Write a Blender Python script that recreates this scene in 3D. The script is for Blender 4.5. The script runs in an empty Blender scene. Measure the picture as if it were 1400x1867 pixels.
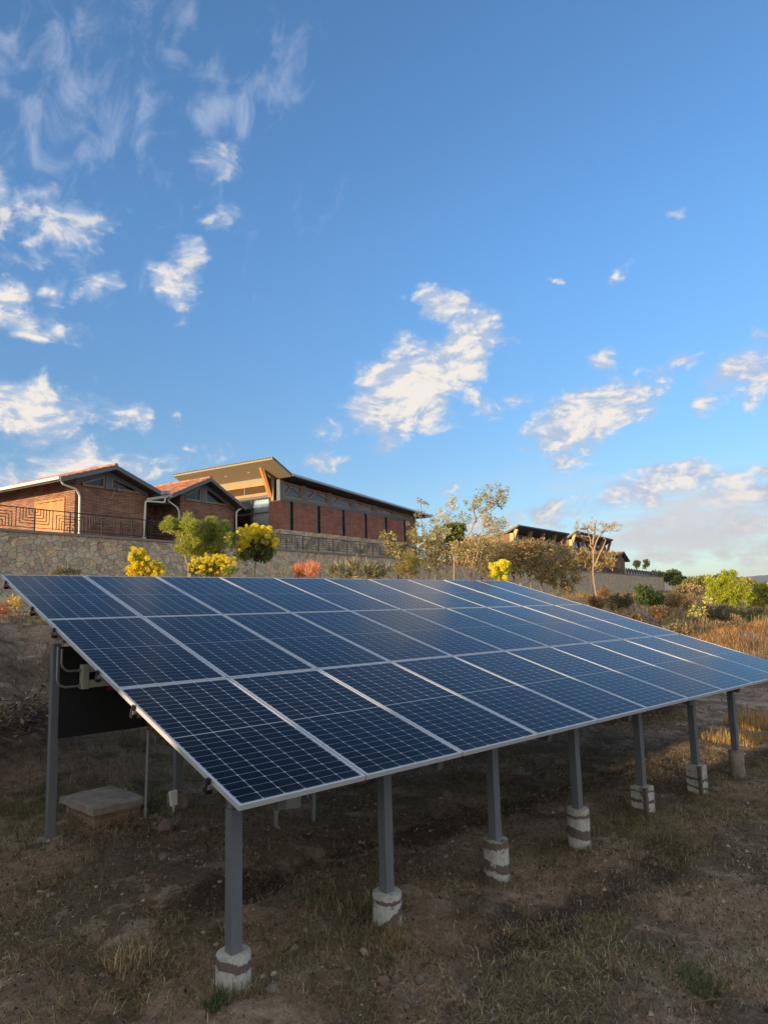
import bpy, math, random
import numpy as np
from mathutils import Vector, Matrix
random.seed(7); RNG = np.random.default_rng(7)
PI = math.pi; R = math.radians
sc = bpy.context.scene
COL = sc.collection

# ------------------------------------------------------------------ camera
W_PX, H_PX, F_PX = 1400.0, 1867.0, 1251.2
PITCH, ROLL, YAW = 0.1286, -0.0275, 0.7402
CAM = np.array([-2.327, -3.967, 1.255])
_fw = np.array([math.sin(YAW)*math.cos(PITCH), math.cos(YAW)*math.cos(PITCH), math.sin(PITCH)])
_r0 = np.array([math.cos(YAW), -math.sin(YAW), 0.0]); _u0 = np.cross(_r0, _fw)
_r = _r0*math.cos(ROLL) + _u0*math.sin(ROLL); _u = _u0*math.cos(ROLL) - _r0*math.sin(ROLL)
cd = bpy.data.cameras.new('camera'); cam = bpy.data.objects.new('camera', cd); COL.objects.link(cam)
cd.sensor_fit = 'VERTICAL'; cd.sensor_height = 36.0; cd.lens = 36.0*F_PX/H_PX
cd.clip_start = 0.05; cd.clip_end = 20000
cam.matrix_world = Matrix(((_r[0], _u[0], -_fw[0], CAM[0]), (_r[1], _u[1], -_fw[1], CAM[1]),
                           (_r[2], _u[2], -_fw[2], CAM[2]), (0, 0, 0, 1)))
sc.camera = cam

def at(px, py, D):
    """point on the sight line of a photograph pixel, D metres away along the view axis"""
    d = _fw + _r*((px-W_PX/2)/F_PX) - _u*((py-H_PX/2)/F_PX)
    return CAM + D*d

# ------------------------------------------------------------------ light
SUN_EL, SUN_HEAD = R(8.0), R(270.0)
sv = Vector((math.sin(SUN_HEAD)*math.cos(SUN_EL), math.cos(SUN_HEAD)*math.cos(SUN_EL), math.sin(SUN_EL)))
ld = bpy.data.lights.new('sun', 'SUN'); ld.energy = 5.0; ld.angle = R(0.53); ld.color = (1.0, 0.73, 0.44)
sun = bpy.data.objects.new('sun', ld); COL.objects.link(sun)
sun.rotation_euler = sv.to_track_quat('Z', 'Y').to_euler()
sc.view_settings.view_transform = 'Standard'; sc.view_settings.look = 'None'
sc.view_settings.exposure = 0.6; sc.view_settings.gamma = 1.0; sc.view_settings.use_curve_mapping = False

class NT:
    """tiny node-graph helper"""
    def __init__(self, tree): self.t = tree
    def n(self, typ, **kw):
        nd = self.t.nodes.new(typ)
        ins = kw.pop('ins', {})
        for k, v in kw.items(): setattr(nd, k, v)
        for k, v in ins.items(): self.set(nd.inputs[k], v)
        return nd
    def set(self, sock, v):
        if hasattr(v, 'is_output') or isinstance(v, bpy.types.NodeSocket): self.t.links.new(v, sock)
        else: sock.default_value = v
    def m(self, op, a, b=None, c=None, clamp=False):
        nd = self.t.nodes.new('ShaderNodeMath'); nd.operation = op; nd.use_clamp = clamp
        self.set(nd.inputs[0], a)
        if b is not None: self.set(nd.inputs[1], b)
        if c is not None: self.set(nd.inputs[2], c)
        return nd.outputs[0]
    def v(self, op, a, b=None, scale=None):
        nd = self.t.nodes.new('ShaderNodeVectorMath'); nd.operation = op
        self.set(nd.inputs[0], a)
        if b is not None: self.set(nd.inputs[1], b)
        if scale is not None: self.set(nd.inputs['Scale'], scale)
        return nd.outputs['Value'] if op in ('LENGTH', 'DOT_PRODUCT') else nd.outputs[0]
    def mix(self, f, a, b, blend='MIX'):
        nd = self.t.nodes.new('ShaderNodeMix'); nd.data_type = 'RGBA'; nd.blend_type = blend
        self.set(nd.inputs[0], f); self.set(nd.inputs[6], c4(a)); self.set(nd.inputs[7], c4(b))
        return nd.outputs[2]
    def ramp(self, f, lo, hi, a=0.0, b=1.0):
        nd = self.t.nodes.new('ShaderNodeMapRange'); nd.interpolation_type = 'SMOOTHSTEP'
        self.set(nd.inputs[0], f)
        for i, q in enumerate((lo, hi, a, b)): self.set(nd.inputs[1+i], q)
        return nd.outputs[0]
    def noise(self, vec, scale, detail=4.0, rough=0.55, col=False, dist=0.0):
        nd = self.t.nodes.new('ShaderNodeTexNoise')
        if vec is not None: self.set(nd.inputs['Vector'], vec)
        nd.inputs['Scale'].default_value = scale; nd.inputs['Detail'].default_value = detail
        nd.inputs['Roughness'].default_value = rough; nd.inputs['Distortion'].default_value = dist
        return nd.outputs['Color' if col else 'Fac']
    def map(self, vec, loc=(0,0,0), rot=(0,0,0), scale=(1,1,1), typ='POINT'):
        nd = self.t.nodes.new('ShaderNodeMapping'); nd.vector_type = typ
        self.set(nd.inputs[0], vec)
        nd.inputs['Location'].default_value = loc
        nd.inputs['Rotation'].default_value = rot; nd.inputs['Scale'].default_value = scale
        return nd.outputs[0]

def c4(c):
    if isinstance(c, (tuple, list)) and len(c) == 3: return (*c, 1.0)
    return c

# ------------------------------------------------------------------ sky with clouds
# azimuth, elevation, half sizes, turn, strength of each cloud (radians)
SKY_TINT_LOW = (0.98, 1.04, 1.07)
SKY_TINT_HIGH = (1.20, 1.62, 1.88)
PUFFS = [(0.7781, 0.3004, 0.1095, 0.0614, -2.7044, 1.35), (0.8772, 0.3526, 0.0667, 0.0445, 1.0093, 1.3), (0.8493, 0.4227, 0.0481, 0.0247, 3.07, 1.0), (0.7434, 0.2427, 0.0489, 0.0237, -2.8384, 0.6), (0.9167, 0.3757, 0.0291, 0.0148, 2.7503, 0.6), (0.9118, 0.2829, 0.0479, 0.0154, -3.1338, 0.5), (0.6947, 0.2595, 0.0573, 0.0275, -2.9916, 0.42), (1.0364, 0.2438, 0.093, 0.0396, -2.892, 1.3), (1.0001, 0.1858, 0.0341, 0.0232, -2.6814, 0.7), (0.9509, 0.201, 0.0234, 0.0109, 3.0683, 0.4), (1.0906, 0.4295, 0.0191, 0.014, -3.1271, 0.7), (0.9914, 0.4395, 0.0143, 0.0098, 2.9707, 0.6), (1.1794, 0.4962, 0.0129, 0.0075, 2.8616, 0.55), (1.0585, 0.3235, 0.0234, 0.0098, -2.7915, 0.5), (0.7828, 0.4299, 0.0182, 0.0103, 2.8379, 0.45), (1.1585, 0.3022, 0.0414, 0.0172, -3.1291, 0.6), (1.2302, 0.2729, 0.0609, 0.0314, -3.0997, 0.72), (1.1904, 0.2487, 0.0162, 0.0141, 2.806, 0.7), (1.1319, 0.2772, 0.0213, 0.0115, 2.9811, 0.45), (1.263, 0.3151, 0.0254, 0.0106, 2.9225, 0.4), (1.1351, 0.1368, 0.107, 0.0251, -2.9831, 0.95), (1.2298, 0.121, 0.0693, 0.024, -3.0764, 0.75), (1.2487, 0.1578, 0.0249, 0.0154, 3.0061, 0.6), (0.9773, 0.1213, 0.0685, 0.0186, -3.0915, 0.7), (1.1817, 0.0855, 0.1116, 0.0245, -3.1341, 0.5), (1.2043, 0.0445, 0.0957, 0.0142, 3.1284, 0.45), (0.6613, 0.2158, 0.0324, 0.0079, 3.1317, 0.5), (0.8383, 0.1695, 0.0177, 0.0064, 3.0975, 0.45), (0.8753, 0.1028, 0.0552, 0.0222, 3.1007, 0.5), (0.2523, 0.2595, 0.1029, 0.042, 3.139, 1.05), (0.3484, 0.1911, 0.1537, 0.0309, -3.0188, 0.72), (0.2426, 0.1766, 0.0757, 0.0211, -3.0765, 0.75), (0.3861, 0.2561, 0.0195, 0.0172, 0.9612, 0.6), (0.4308, 0.2609, 0.009, 0.0067, -3.04, 0.5), (0.4537, 0.2332, 0.0121, 0.0076, -3.0847, 0.45), (0.2846, 0.4673, 0.0641, 0.0299, -2.7605, 0.95), (0.2689, 0.5151, 0.0315, 0.0201, -2.6302, 0.65), (0.2273, 0.3987, 0.0243, 0.0211, -2.4526, 0.8), (0.2514, 0.366, 0.0521, 0.0162, -3.1256, 0.65), (0.2732, 0.4062, 0.0235, 0.0195, -2.712, 0.55), (0.339, 0.4191, 0.0517, 0.0171, -2.688, 0.6), (0.4579, 0.4857, 0.0294, 0.0206, 1.7613, 0.7), (0.4407, 0.4304, 0.0345, 0.0265, 2.1157, 0.7), (0.4584, 0.439, 0.028, 0.0202, 1.4988, 0.6), (0.4916, 0.5355, 0.0257, 0.014, 2.8743, 0.5), (0.5051, 0.5999, 0.0346, 0.0197, -3.0095, 0.62), (0.2159, 0.5042, 0.0364, 0.0181, 1.5649, 0.55)]
WISPS = [(0.2782, 0.6209, 0.1366, 0.0988, 0.6863, 0.85), (0.2203, 0.6672, 0.0908, 0.0552, -2.7725, 0.7), (0.585, 0.6908, 0.073, 0.0479, 1.0614, 0.9), (0.5049, 0.6558, 0.0627, 0.049, -2.8982, 0.85), (0.4345, 0.7199, 0.0651, 0.0315, 1.3991, 0.85), (0.3963, 0.6538, 0.0738, 0.0359, 1.1685, 0.75), (0.3629, 0.7294, 0.0863, 0.0302, -2.9451, 0.5), (0.2477, 0.5323, 0.0627, 0.0466, -2.7215, 0.45), (0.3769, 0.5107, 0.1212, 0.0767, -2.9277, 0.2)]
world = bpy.data.worlds.new('World'); sc.world = world; world.use_nodes = True
wt = NT(world.node_tree); bg = world.node_tree.nodes['Background']
sky = wt.n('ShaderNodeTexSky', sky_type='NISHITA', sun_disc=False, sun_elevation=SUN_EL, sun_rotation=SUN_HEAD)
sky.air_density = 1.0; sky.dust_density = 0.6; sky.ozone_density = 2.2; sky.altitude = 1500
D = wt.n('ShaderNodeTexCoord').outputs['Generated']
sx = wt.n('ShaderNodeSeparateXYZ', ins={0: D})
EL = wt.m('ARCSINE', sx.outputs[2]); AZ = wt.m('ARCTAN2', sx.outputs[0], sx.outputs[1])
away = wt.ramp(wt.v('DOT_PRODUCT', D, tuple(sv)), 0.0, 0.55, 1.0, 0.0)     # 1 away from the sun
tint_el = wt.mix(wt.ramp(EL, 0.0, 0.55), SKY_TINT_LOW, SKY_TINT_HIGH)
tint = wt.mix(away, (3.0, 2.2, 1.5), tint_el)
skyc = wt.mix(1.0, sky.outputs[0], tint, 'MULTIPLY')
wn = wt.noise(D, 9.0, 5.0, 0.6, col=True)
wv = wt.v('SCALE', wt.v('SUBTRACT', wn, (0.5, 0.5, 0.5)), scale=0.12)
ae = wt.n('ShaderNodeCombineXYZ', ins={0: AZ, 1: EL}).outputs[0]
ae2 = wt.v('ADD', ae, wv)
sepw = wt.n('ShaderNodeSeparateXYZ', ins={0: ae2})
aw = wt.n('ShaderNodeCombineXYZ', ins={0: sepw.outputs[0], 1: sepw.outputs[1]}).outputs[0]
def blobs(lst):
    acc = None
    for az, el, ra, re, rot, st in lst:
        q = wt.map(aw, (az, el, 0), (0, 0, rot), (ra*1.25, re*1.25, 1), 'TEXTURE')
        v = wt.m('MULTIPLY_ADD', wt.v('LENGTH', q), -st, st)
        acc = v if acc is None else wt.m('MAXIMUM', acc, v)
    return wt.m('MAXIMUM', acc, -1.0)
fb = wt.noise(wt.map(D, scale=(1, 1, 1.7)), 14.0, 10.0, 0.6, dist=0.5)
fb2 = wt.noise(wt.map(D, scale=(1, 1, 1.7)), 40.0, 7.0, 0.62, dist=0.4)
puff = wt.m('ADD', wt.m('MULTIPLY', fb, 1.9), wt.m('MULTIPLY', fb2, 0.42))
dm = wt.m('ADD', blobs(PUFFS), wt.m('SUBTRACT', puff, 1.19))
dens = wt.ramp(dm, -0.02, 0.62)
# thin wisps overhead, drawn out along one direction
fw_ = wt.noise(wt.map(D, rot=(0, 0, R(-38)), scale=(1.7, 1.0, 1.1)), 15.0, 9.0, 0.62, dist=0.6)
dw = wt.m('ADD', blobs(WISPS), wt.m('MULTIPLY', wt.m('SUBTRACT', fw_, 0.53), 3.4))
wdens = wt.m('MULTIPLY', wt.ramp(dw, 0.0, 1.4), 0.46)
# a broken veil of small clouds low over the horizon
veil = wt.noise(wt.map(D, scale=(1, 1, 5.5)), 6.0, 9.0, 0.6)
vmask = wt.m('MULTIPLY', wt.ramp(EL, 0.0, 0.05), wt.ramp(EL, 0.10, 0.22, 1.0, 0.0))
vaz = wt.ramp(AZ, 0.75, 1.15)
vd = wt.m('MULTIPLY', wt.m('MULTIPLY', wt.ramp(veil, 0.42, 0.66), vmask), wt.m('MULTIPLY', vaz, 0.85))
fb3 = wt.noise(wt.map(D, loc=(.010, 0, -.008), scale=(1, 1, 1.7)), 14.0, 10.0, 0.6, dist=0.5)
litside = wt.m('MULTIPLY', wt.m('SUBTRACT', fb, fb3), 5.0)
shade = wt.ramp(wt.m('ADD', wt.m('ADD', wt.m('MULTIPLY', dm, 0.7), litside), wt.m('MULTIPLY', wt.m('SUBTRACT', fb2, 0.5), 1.6)), 0.0, 1.05)
cl_c = wt.mix(shade, (0.30, 0.37, 0.49), (0.63, 0.58, 0.525))
cl_low = wt.mix(wt.ramp(EL, 0.02, 0.16), (0.45, 0.42, 0.41), cl_c)
skyn = wt.v('SCALE', skyc, scale=0.115)
o1 = wt.mix(wdens, skyn, (0.44, 0.48, 0.58))
o2 = wt.mix(vd, o1, (0.46, 0.445, 0.45))
o3 = wt.mix(wt.m('MULTIPLY', dens, wt.ramp(EL, 0.38, 0.62, 0.95, 0.5)), o2, cl_low)
# an unseen bright cloud bank, added for ambient light behind the photographer, toward the sunset
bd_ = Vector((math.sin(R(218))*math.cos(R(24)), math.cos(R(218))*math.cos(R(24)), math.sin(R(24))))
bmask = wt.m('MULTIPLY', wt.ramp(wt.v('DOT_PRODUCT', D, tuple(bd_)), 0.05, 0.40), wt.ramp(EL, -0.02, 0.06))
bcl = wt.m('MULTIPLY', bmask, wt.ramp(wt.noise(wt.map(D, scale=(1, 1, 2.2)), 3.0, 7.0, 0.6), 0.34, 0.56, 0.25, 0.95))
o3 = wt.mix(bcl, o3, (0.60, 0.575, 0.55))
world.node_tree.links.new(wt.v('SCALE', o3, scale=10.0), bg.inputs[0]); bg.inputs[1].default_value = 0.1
world.cycles.sampling_method = 'MANUAL'; world.cycles.sample_map_resolution = 512

# ------------------------------------------------------------------ materials
def mat(name):
    m = bpy.data.materials.new(name); m.use_nodes = True
    g = NT(m.node_tree); p = m.node_tree.nodes['Principled BSDF']
    return m, g, p
def bump(g, p, h, strength=0.5, dist=0.02):
    b = g.n('ShaderNodeBump', ins={'Height': h, 'Strength': strength, 'Distance': dist})
    g.t.links.new(b.outputs[0], p.inputs['Normal'])
def plain(name, col, rough=0.7, var=0.15, scale=3.0, metal=0.0, bmp=0.0, spec=0.5):
    m, g, p = mat(name)
    o = g.n('ShaderNodeTexCoord').outputs['Object']
    n = g.noise(o, scale, 6.0, 0.65)
    f = g.m('MULTIPLY_ADD', g.m('SUBTRACT', n, 0.5), 2*var*2, 1.0)
    g.set(p.inputs['Base Color'], g.v('SCALE', g.mix(0.0, col, col), scale=f))
    n2 = g.noise(o, scale*7, 4.0, 0.6)
    g.set(p.inputs['Roughness'], g.m('MULTIPLY_ADD', g.m('SUBTRACT', n2, 0.5), 0.3, rough, clamp=True))
    p.inputs['Metallic'].default_value = metal; p.inputs['Specular IOR Level'].default_value = spec
    if bmp: bump(g, p, g.noise(o, scale*12, 5.0, 0.6), bmp, 0.01)
    return m
M = {}
M['white_paint'] = plain('white_paint', (0.72, 0.70, 0.66), 0.45, 0.06)
def post_paint():
    m, g, p = mat('grey_steel')
    o = g.n('ShaderNodeTexCoord').outputs['Object']
    n = g.noise(g.map(o, scale=(5, 5, .8)), 6.0, 7.0, 0.7); k = g.noise(o, 38.0, 6.0, 0.75); w = g.noise(o, 3.0, 4.0)
    col = g.v('SCALE', g.mix(w, (0.125, 0.135, 0.155), (0.155, 0.162, 0.18)), scale=g.m('MULTIPLY_ADD', n, 0.55, 0.72))
    col = g.mix(g.ramp(k, 0.67, 0.70, 0.0, 0.8), col, (0.05, 0.045, 0.04))
    col = g.mix(g.ramp(g.noise(o, 17.0, 7.0, 0.75), 0.68, 0.74, 0.0, 0.5), col, (0.16, 0.10, 0.07))
    g.set(p.inputs['Base Color'], col); g.set(p.inputs['Roughness'], g.m('MULTIPLY_ADD', n, 0.4, 0.35))
    bump(g, p, g.noise(o, 60.0, 4.0), 0.12, 0.003)
    return m
M['grey_steel'] = post_paint()
M['blue_grey'] = plain('blue_grey', (0.12, 0.14, 0.16), 0.6, 0.08, 2.0)
M['dark_metal'] = plain('dark_metal', (0.022, 0.021, 0.024), 0.45, 0.15, 4.0)
M['rail_iron'] = plain('rail_iron', (0.035, 0.026, 0.026), 0.45, 0.15, 5.0)
M['alu'] = plain('alu', (0.58, 0.59, 0.60), 0.38, 0.05, 6.0, metal=0.25)
M['galv'] = plain('galv', (0.35, 0.37, 0.38), 0.45, 0.15, 20.0, metal=0.6)
M['black_sheet'] = plain('black_sheet', (0.012, 0.012, 0.014), 0.55, 0.2, 3.0)
M['black_clamp'] = plain('black_clamp', (0.008, 0.008, 0.009), 0.5, 0.1)
M['cream_plastic'] = plain('cream_plastic', (0.42, 0.40, 0.33), 0.5, 0.08, 9.0)
M['grey_plastic'] = plain('grey_plastic', (0.30, 0.30, 0.29), 0.5, 0.08, 9.0)
M['red_plastic'] = plain('red_plastic', (0.25, 0.02, 0.02), 0.5, 0.1)
M['dark_glass'] = plain('dark_glass', (0.012, 0.014, 0.016), 0.06, 0.05, 1.0)
M['slit_glass'] = plain('slit_glass', (0.06, 0.08, 0.09), 0.10, 0.05, 1.0)
M['soffit'] = plain('soffit', (0.32, 0.265, 0.175), 0.8, 0.03, 1.5)
M['dark_interior'] = plain('dark_interior', (0.03, 0.025, 0.022), 0.8, 0.2)
M['concrete'] = plain('concrete', (0.27, 0.23, 0.185), 0.9, 0.55, 6.0, bmp=0.9)
M['coping'] = plain('coping', (0.25, 0.215, 0.18), 0.9, 0.15, 2.5, bmp=0.3)
M['curtain'] = plain('curtain', (0.86, 0.88, 0.88), 0.9, 0.05)
M['bark'] = plain('bark', (0.20, 0.135, 0.09), 0.9, 0.25, 14.0, bmp=0.4)
M['dark_bark'] = plain('dark_bark', (0.07, 0.055, 0.045), 0.9, 0.25, 14.0)
M['pale_bark'] = plain('pale_bark', (0.34, 0.24, 0.16), 0.85, 0.2, 14.0, bmp=0.3)
M['rock'] = plain('rock', (0.17, 0.145, 0.12), 0.9, 0.3, 9.0, bmp=0.5)
M['red_rock'] = plain('red_rock', (0.17, 0.115, 0.09), 0.9, 0.3, 9.0, bmp=0.5)
M['white_roof'] = plain('white_roof', (0.5, 0.47, 0.42), 0.7, 0.1, 1.0)
M['rust'] = plain('rust', (0.20, 0.075, 0.05), 0.8, 0.3, 12.0)

def wood(name, a, b):
    m, g, p = mat(name)
    o = g.n('ShaderNodeTexCoord').outputs['Object']
    n = g.noise(g.map(o, scale=(2, 2, 14)), 2.2, 6.0, 0.6, dist=0.6)
    n2 = g.noise(o, 1.7, 3.0)
    f = g.m('ADD', g.m('MULTIPLY', n, 0.6), g.m('MULTIPLY', n2, 0.4))
    g.set(p.inputs['Base Color'], g.mix(g.ramp(f, 0.35, 0.65), a, b))
    p.inputs['Roughness'].default_value = 0.55
    return m
M['timber'] = wood('timber', (0.25, 0.12, 0.05), (0.42, 0.22, 0.10))
M['warm_timber'] = wood('warm_timber', (0.46, 0.19, 0.06), (0.62, 0.29, 0.10))
M['dull_timber'] = wood('dull_timber', (0.22, 0.15, 0.08), (0.32, 0.22, 0.12))
M['dark_wood'] = wood('dark_wood', (0.05, 0.03, 0.02), (0.10, 0.06, 0.04))
M['yellow_timber'] = wood('yellow_timber', (0.45, 0.30, 0.10), (0.55, 0.38, 0.15))

def brick(name, c1, c2, mortar, bw, bh, ms):
    m, g, p = mat(name)
    o = g.n('ShaderNodeTexCoord').outputs['Object']
    s = g.n('ShaderNodeSeparateXYZ', ins={0: o})
    v = g.n('ShaderNodeCombineXYZ', ins={0: g.m('ADD', s.outputs[0], s.outputs[1]), 1: s.outputs[2]}).outputs[0]
    v = g.v('ADD', v, g.v('SCALE', g.noise(o, 3.0, 2.0, col=True), scale=0.012))
    b = g.n('ShaderNodeTexBrick', ins={'Vector': v, 'Color1': c4(c1), 'Color2': c4(c2), 'Mortar': c4(mortar),
        'Scale': 1.0, 'Mortar Size': ms, 'Mortar Smooth': 0.3, 'Bias': -0.1, 'Brick Width': bw, 'Row Height': bh})
    n = g.noise(o, 1.3, 5.0, 0.65)
    col = g.v('SCALE', b.outputs['Color'], scale=g.m('MULTIPLY_ADD', n, 1.3, 0.35))
    row = g.noise(g.map(v, scale=(0.8, 9.0, 1)), 1.0, 4.0, 0.8)
    col = g.v('SCALE', col, scale=g.m('MULTIPLY_ADD', row, 1.4, 0.3))
    g.set(p.inputs['Base Color'], col); p.inputs['Roughness'].default_value = 0.85
    h = g.m('ADD', g.m('SUBTRACT', 1.0, b.outputs['Fac']), g.m('MULTIPLY', g.noise(o, 30.0, 3.0), 0.4))
    bump(g, p, h, 0.9, 0.015)
    return m
M['thin_brick'] = brick('thin_brick', (0.385, 0.20, 0.122), (0.25, 0.118, 0.078), (0.07, 0.045, 0.035), 0.42, 0.085, 0.012)
M['hall_brick'] = brick('hall_brick', (0.42, 0.165, 0.105), (0.28, 0.105, 0.075), (0.14, 0.09, 0.072), 0.24, 0.085, 0.010)
M['pit_brick'] = brick('pit_brick', (0.26, 0.15, 0.10), (0.32, 0.19, 0.13), (0.26, 0.22, 0.18), 0.23, 0.075, 0.012)

def tiles():
    m, g, p = mat('clay_tile')
    o = g.n('ShaderNodeTexCoord').outputs['Object']
    n = g.noise(o, 5.0, 3.0, 0.7); k = g.n('ShaderNodeTexVoronoi', ins={'Vector': g.map(o, scale=(3, 4, 3)), 'Scale': 1.0})
    col = g.mix(g.ramp(k.outputs['Color'], 0.1, 0.9), (0.28, 0.105, 0.055), (0.47, 0.215, 0.115))
    g.set(p.inputs['Base Color'], g.v('SCALE', col, scale=g.m('MULTIPLY_ADD', n, 0.8, 0.6)))
    p.inputs['Roughness'].default_value = 0.75
    return m
M['tile'] = tiles()

def rubble():
    """random polygonal stones with dark joints"""
    m, g, p = mat('rubble_stone')
    o = g.n('ShaderNodeTexCoord').outputs['Object']
    s = g.n('ShaderNodeSeparateXYZ', ins={0: o})
    v = g.n('ShaderNodeCombineXYZ', ins={0: g.m('ADD', s.outputs[0], s.outputs[1]), 1: g.m('MULTIPLY', s.outputs[2], 1.25)}).outputs[0]
    v = g.v('ADD', v, g.v('SCALE', g.v('SUBTRACT', g.noise(v, 1.1, 3.0, col=True), (0.5, 0.5, 0.5)), scale=0.8))
    v = g.v('ADD', v, g.v('SCALE', g.v('SUBTRACT', g.noise(v, 6.0, 2.0, col=True), (0.5, 0.5, 0.5)), scale=0.10))
    ve = g.n('ShaderNodeTexVoronoi', feature='DISTANCE_TO_EDGE', voronoi_dimensions='2D', ins={'Vector': v, 'Scale': 3.1, 'Randomness': 1.0})
    vc = g.n('ShaderNodeTexVoronoi', feature='F1', voronoi_dimensions='2D', ins={'Vector': v, 'Scale': 3.1, 'Randomness': 1.0})
    sc_ = g.n('ShaderNodeSeparateColor', ins={0: vc.outputs['Color']})
    c1 = g.mix(g.ramp(sc_.outputs[0], 0.15, 0.85), (0.64, 0.52, 0.35), (0.54, 0.465, 0.355))
    c2 = g.mix(g.ramp(sc_.outputs[1], 0.6, 0.95), c1, (0.54, 0.41, 0.22))
    c3 = g.mix(g.ramp(sc_.outputs[2], 0.8, 0.95), c2, (0.50, 0.35, 0.25))
    br = g.m('MULTIPLY_ADD', sc_.outputs[1], 0.6, 0.7)
    fine = g.m('MULTIPLY_ADD', g.noise(o, 7.0, 8.0, 0.75), 1.3, 0.35)
    stone = g.v('SCALE', g.v('SCALE', c3, scale=br), scale=fine)
    jn = g.m('ADD', ve.outputs['Distance'], g.m('MULTIPLY', g.m('SUBTRACT', g.noise(o, 4.0, 3.0), 0.5), 0.05))
    j = g.ramp(jn, -0.005, 0.034)
    mort = g.mix(g.ramp(g.noise(o, 1.4, 3.0), 0.4, 0.62), (0.19, 0.155, 0.115), (0.46, 0.38, 0.275))
    g.set(p.inputs['Base Color'], g.mix(j, mort, stone)); p.inputs['Roughness'].default_value = 0.9
    bump(g, p, g.m('ADD', j, g.m('MULTIPLY', g.noise(o, 12.0, 5.0, 0.7), 0.6)), 1.0, 0.09)
    return m
M['rubble'] = rubble()

def cells():
    """monocrystalline half cells behind textured glass; UV runs 0..6 across and 0..24 up"""
    m, g, p = mat('solar_cells')
    uv = g.n('ShaderNodeUVMap').outputs[0]
    s = g.n('ShaderNodeSeparateXYZ', ins={0: uv})
    u, v = s.outputs[0], s.outputs[1]
    du = g.m('ABSOLUTE', g.m('SUBTRACT', u, g.m('ROUND', u)))
    dv = g.m('ABSOLUTE', g.m('SUBTRACT', v, g.m('ROUND', v)))
    lu = g.ramp(du, 0.007, 0.016, 1.0, 0.0); lv = g.ramp(dv, 0.011, 0.028, 1.0, 0.0)
    di = g.ramp(g.m('ADD', g.m('MULTIPLY', du, 0.170), g.m('MULTIPLY', dv, 0.085)), 0.010, 0.015, 1.0, 0.0)
    mid = g.ramp(g.m('ABSOLUTE', g.m('SUBTRACT', v, 12.0)), 0.07, 0.10, 0.7, 0.0)
    line = g.m('MAXIMUM', g.m('MAXIMUM', lu, g.m('MULTIPLY', lv, 0.75)), g.m('MAXIMUM', di, mid))
    o_ = g.m('MAXIMUM', g.m('ABSOLUTE', g.m('SUBTRACT', u, 3.0)), g.m('MULTIPLY', g.m('ABSOLUTE', g.m('SUBTRACT', v, 12.0)), 0.25))
    line = g.m('MAXIMUM', line, g.m('GREATER_THAN', o_, 3.012))
    oi = g.n('ShaderNodeObjectInfo').outputs['Random']
    cell = g.mix(oi, (0.001, 0.0014, 0.004), (0.0034, 0.0040, 0.011))
    cid = g.n('ShaderNodeTexWhiteNoise', ins={0: g.v('FLOOR', uv)}).outputs[0]
    cell = g.v('SCALE', cell, scale=g.m('MULTIPLY_ADD', cid, 0.6, 0.7))
    oc = g.n('ShaderNodeTexCoord').outputs['Object']
    spots = g.ramp(g.noise(oc, 42.0, 5.0, 0.7), 0.68, 0.76, 0.0, 0.06)
    low = g.ramp(g.m('ADD', v, g.m('MULTIPLY', g.noise(g.map(oc, scale=(14, 1, 1)), 1.0, 5.0, 0.7), 2.2)), 0.2, 2.2, 0.06, 0.0)
    shift = g.v('ADD', oc, g.v('SCALE', (7.0, 3.0, 1.0), scale=g.m('MULTIPLY', oi, 9.0)))
    film = g.ramp(g.noise(g.map(shift, scale=(2.2, .7, 1)), 1.6, 7.0, 0.7), 0.42, 0.78, 0.001, 0.022)
    dust = g.m('ADD', g.m('ADD', film, low), spots)
    col = g.mix(line, cell, (0.33, 0.36, 0.43))
    g.set(p.inputs['Base Color'], g.mix(dust, col, (0.30, 0.28, 0.26)))
    p.inputs['Roughness'].default_value = 0.16; p.inputs['IOR'].default_value = 1.5; p.inputs['Specular IOR Level'].default_value = 0.09
    g.set(p.inputs['Roughness'], g.m('MULTIPLY_ADD', dust, 1.5, 0.14))
    return m
M['cells'] = cells()

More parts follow.
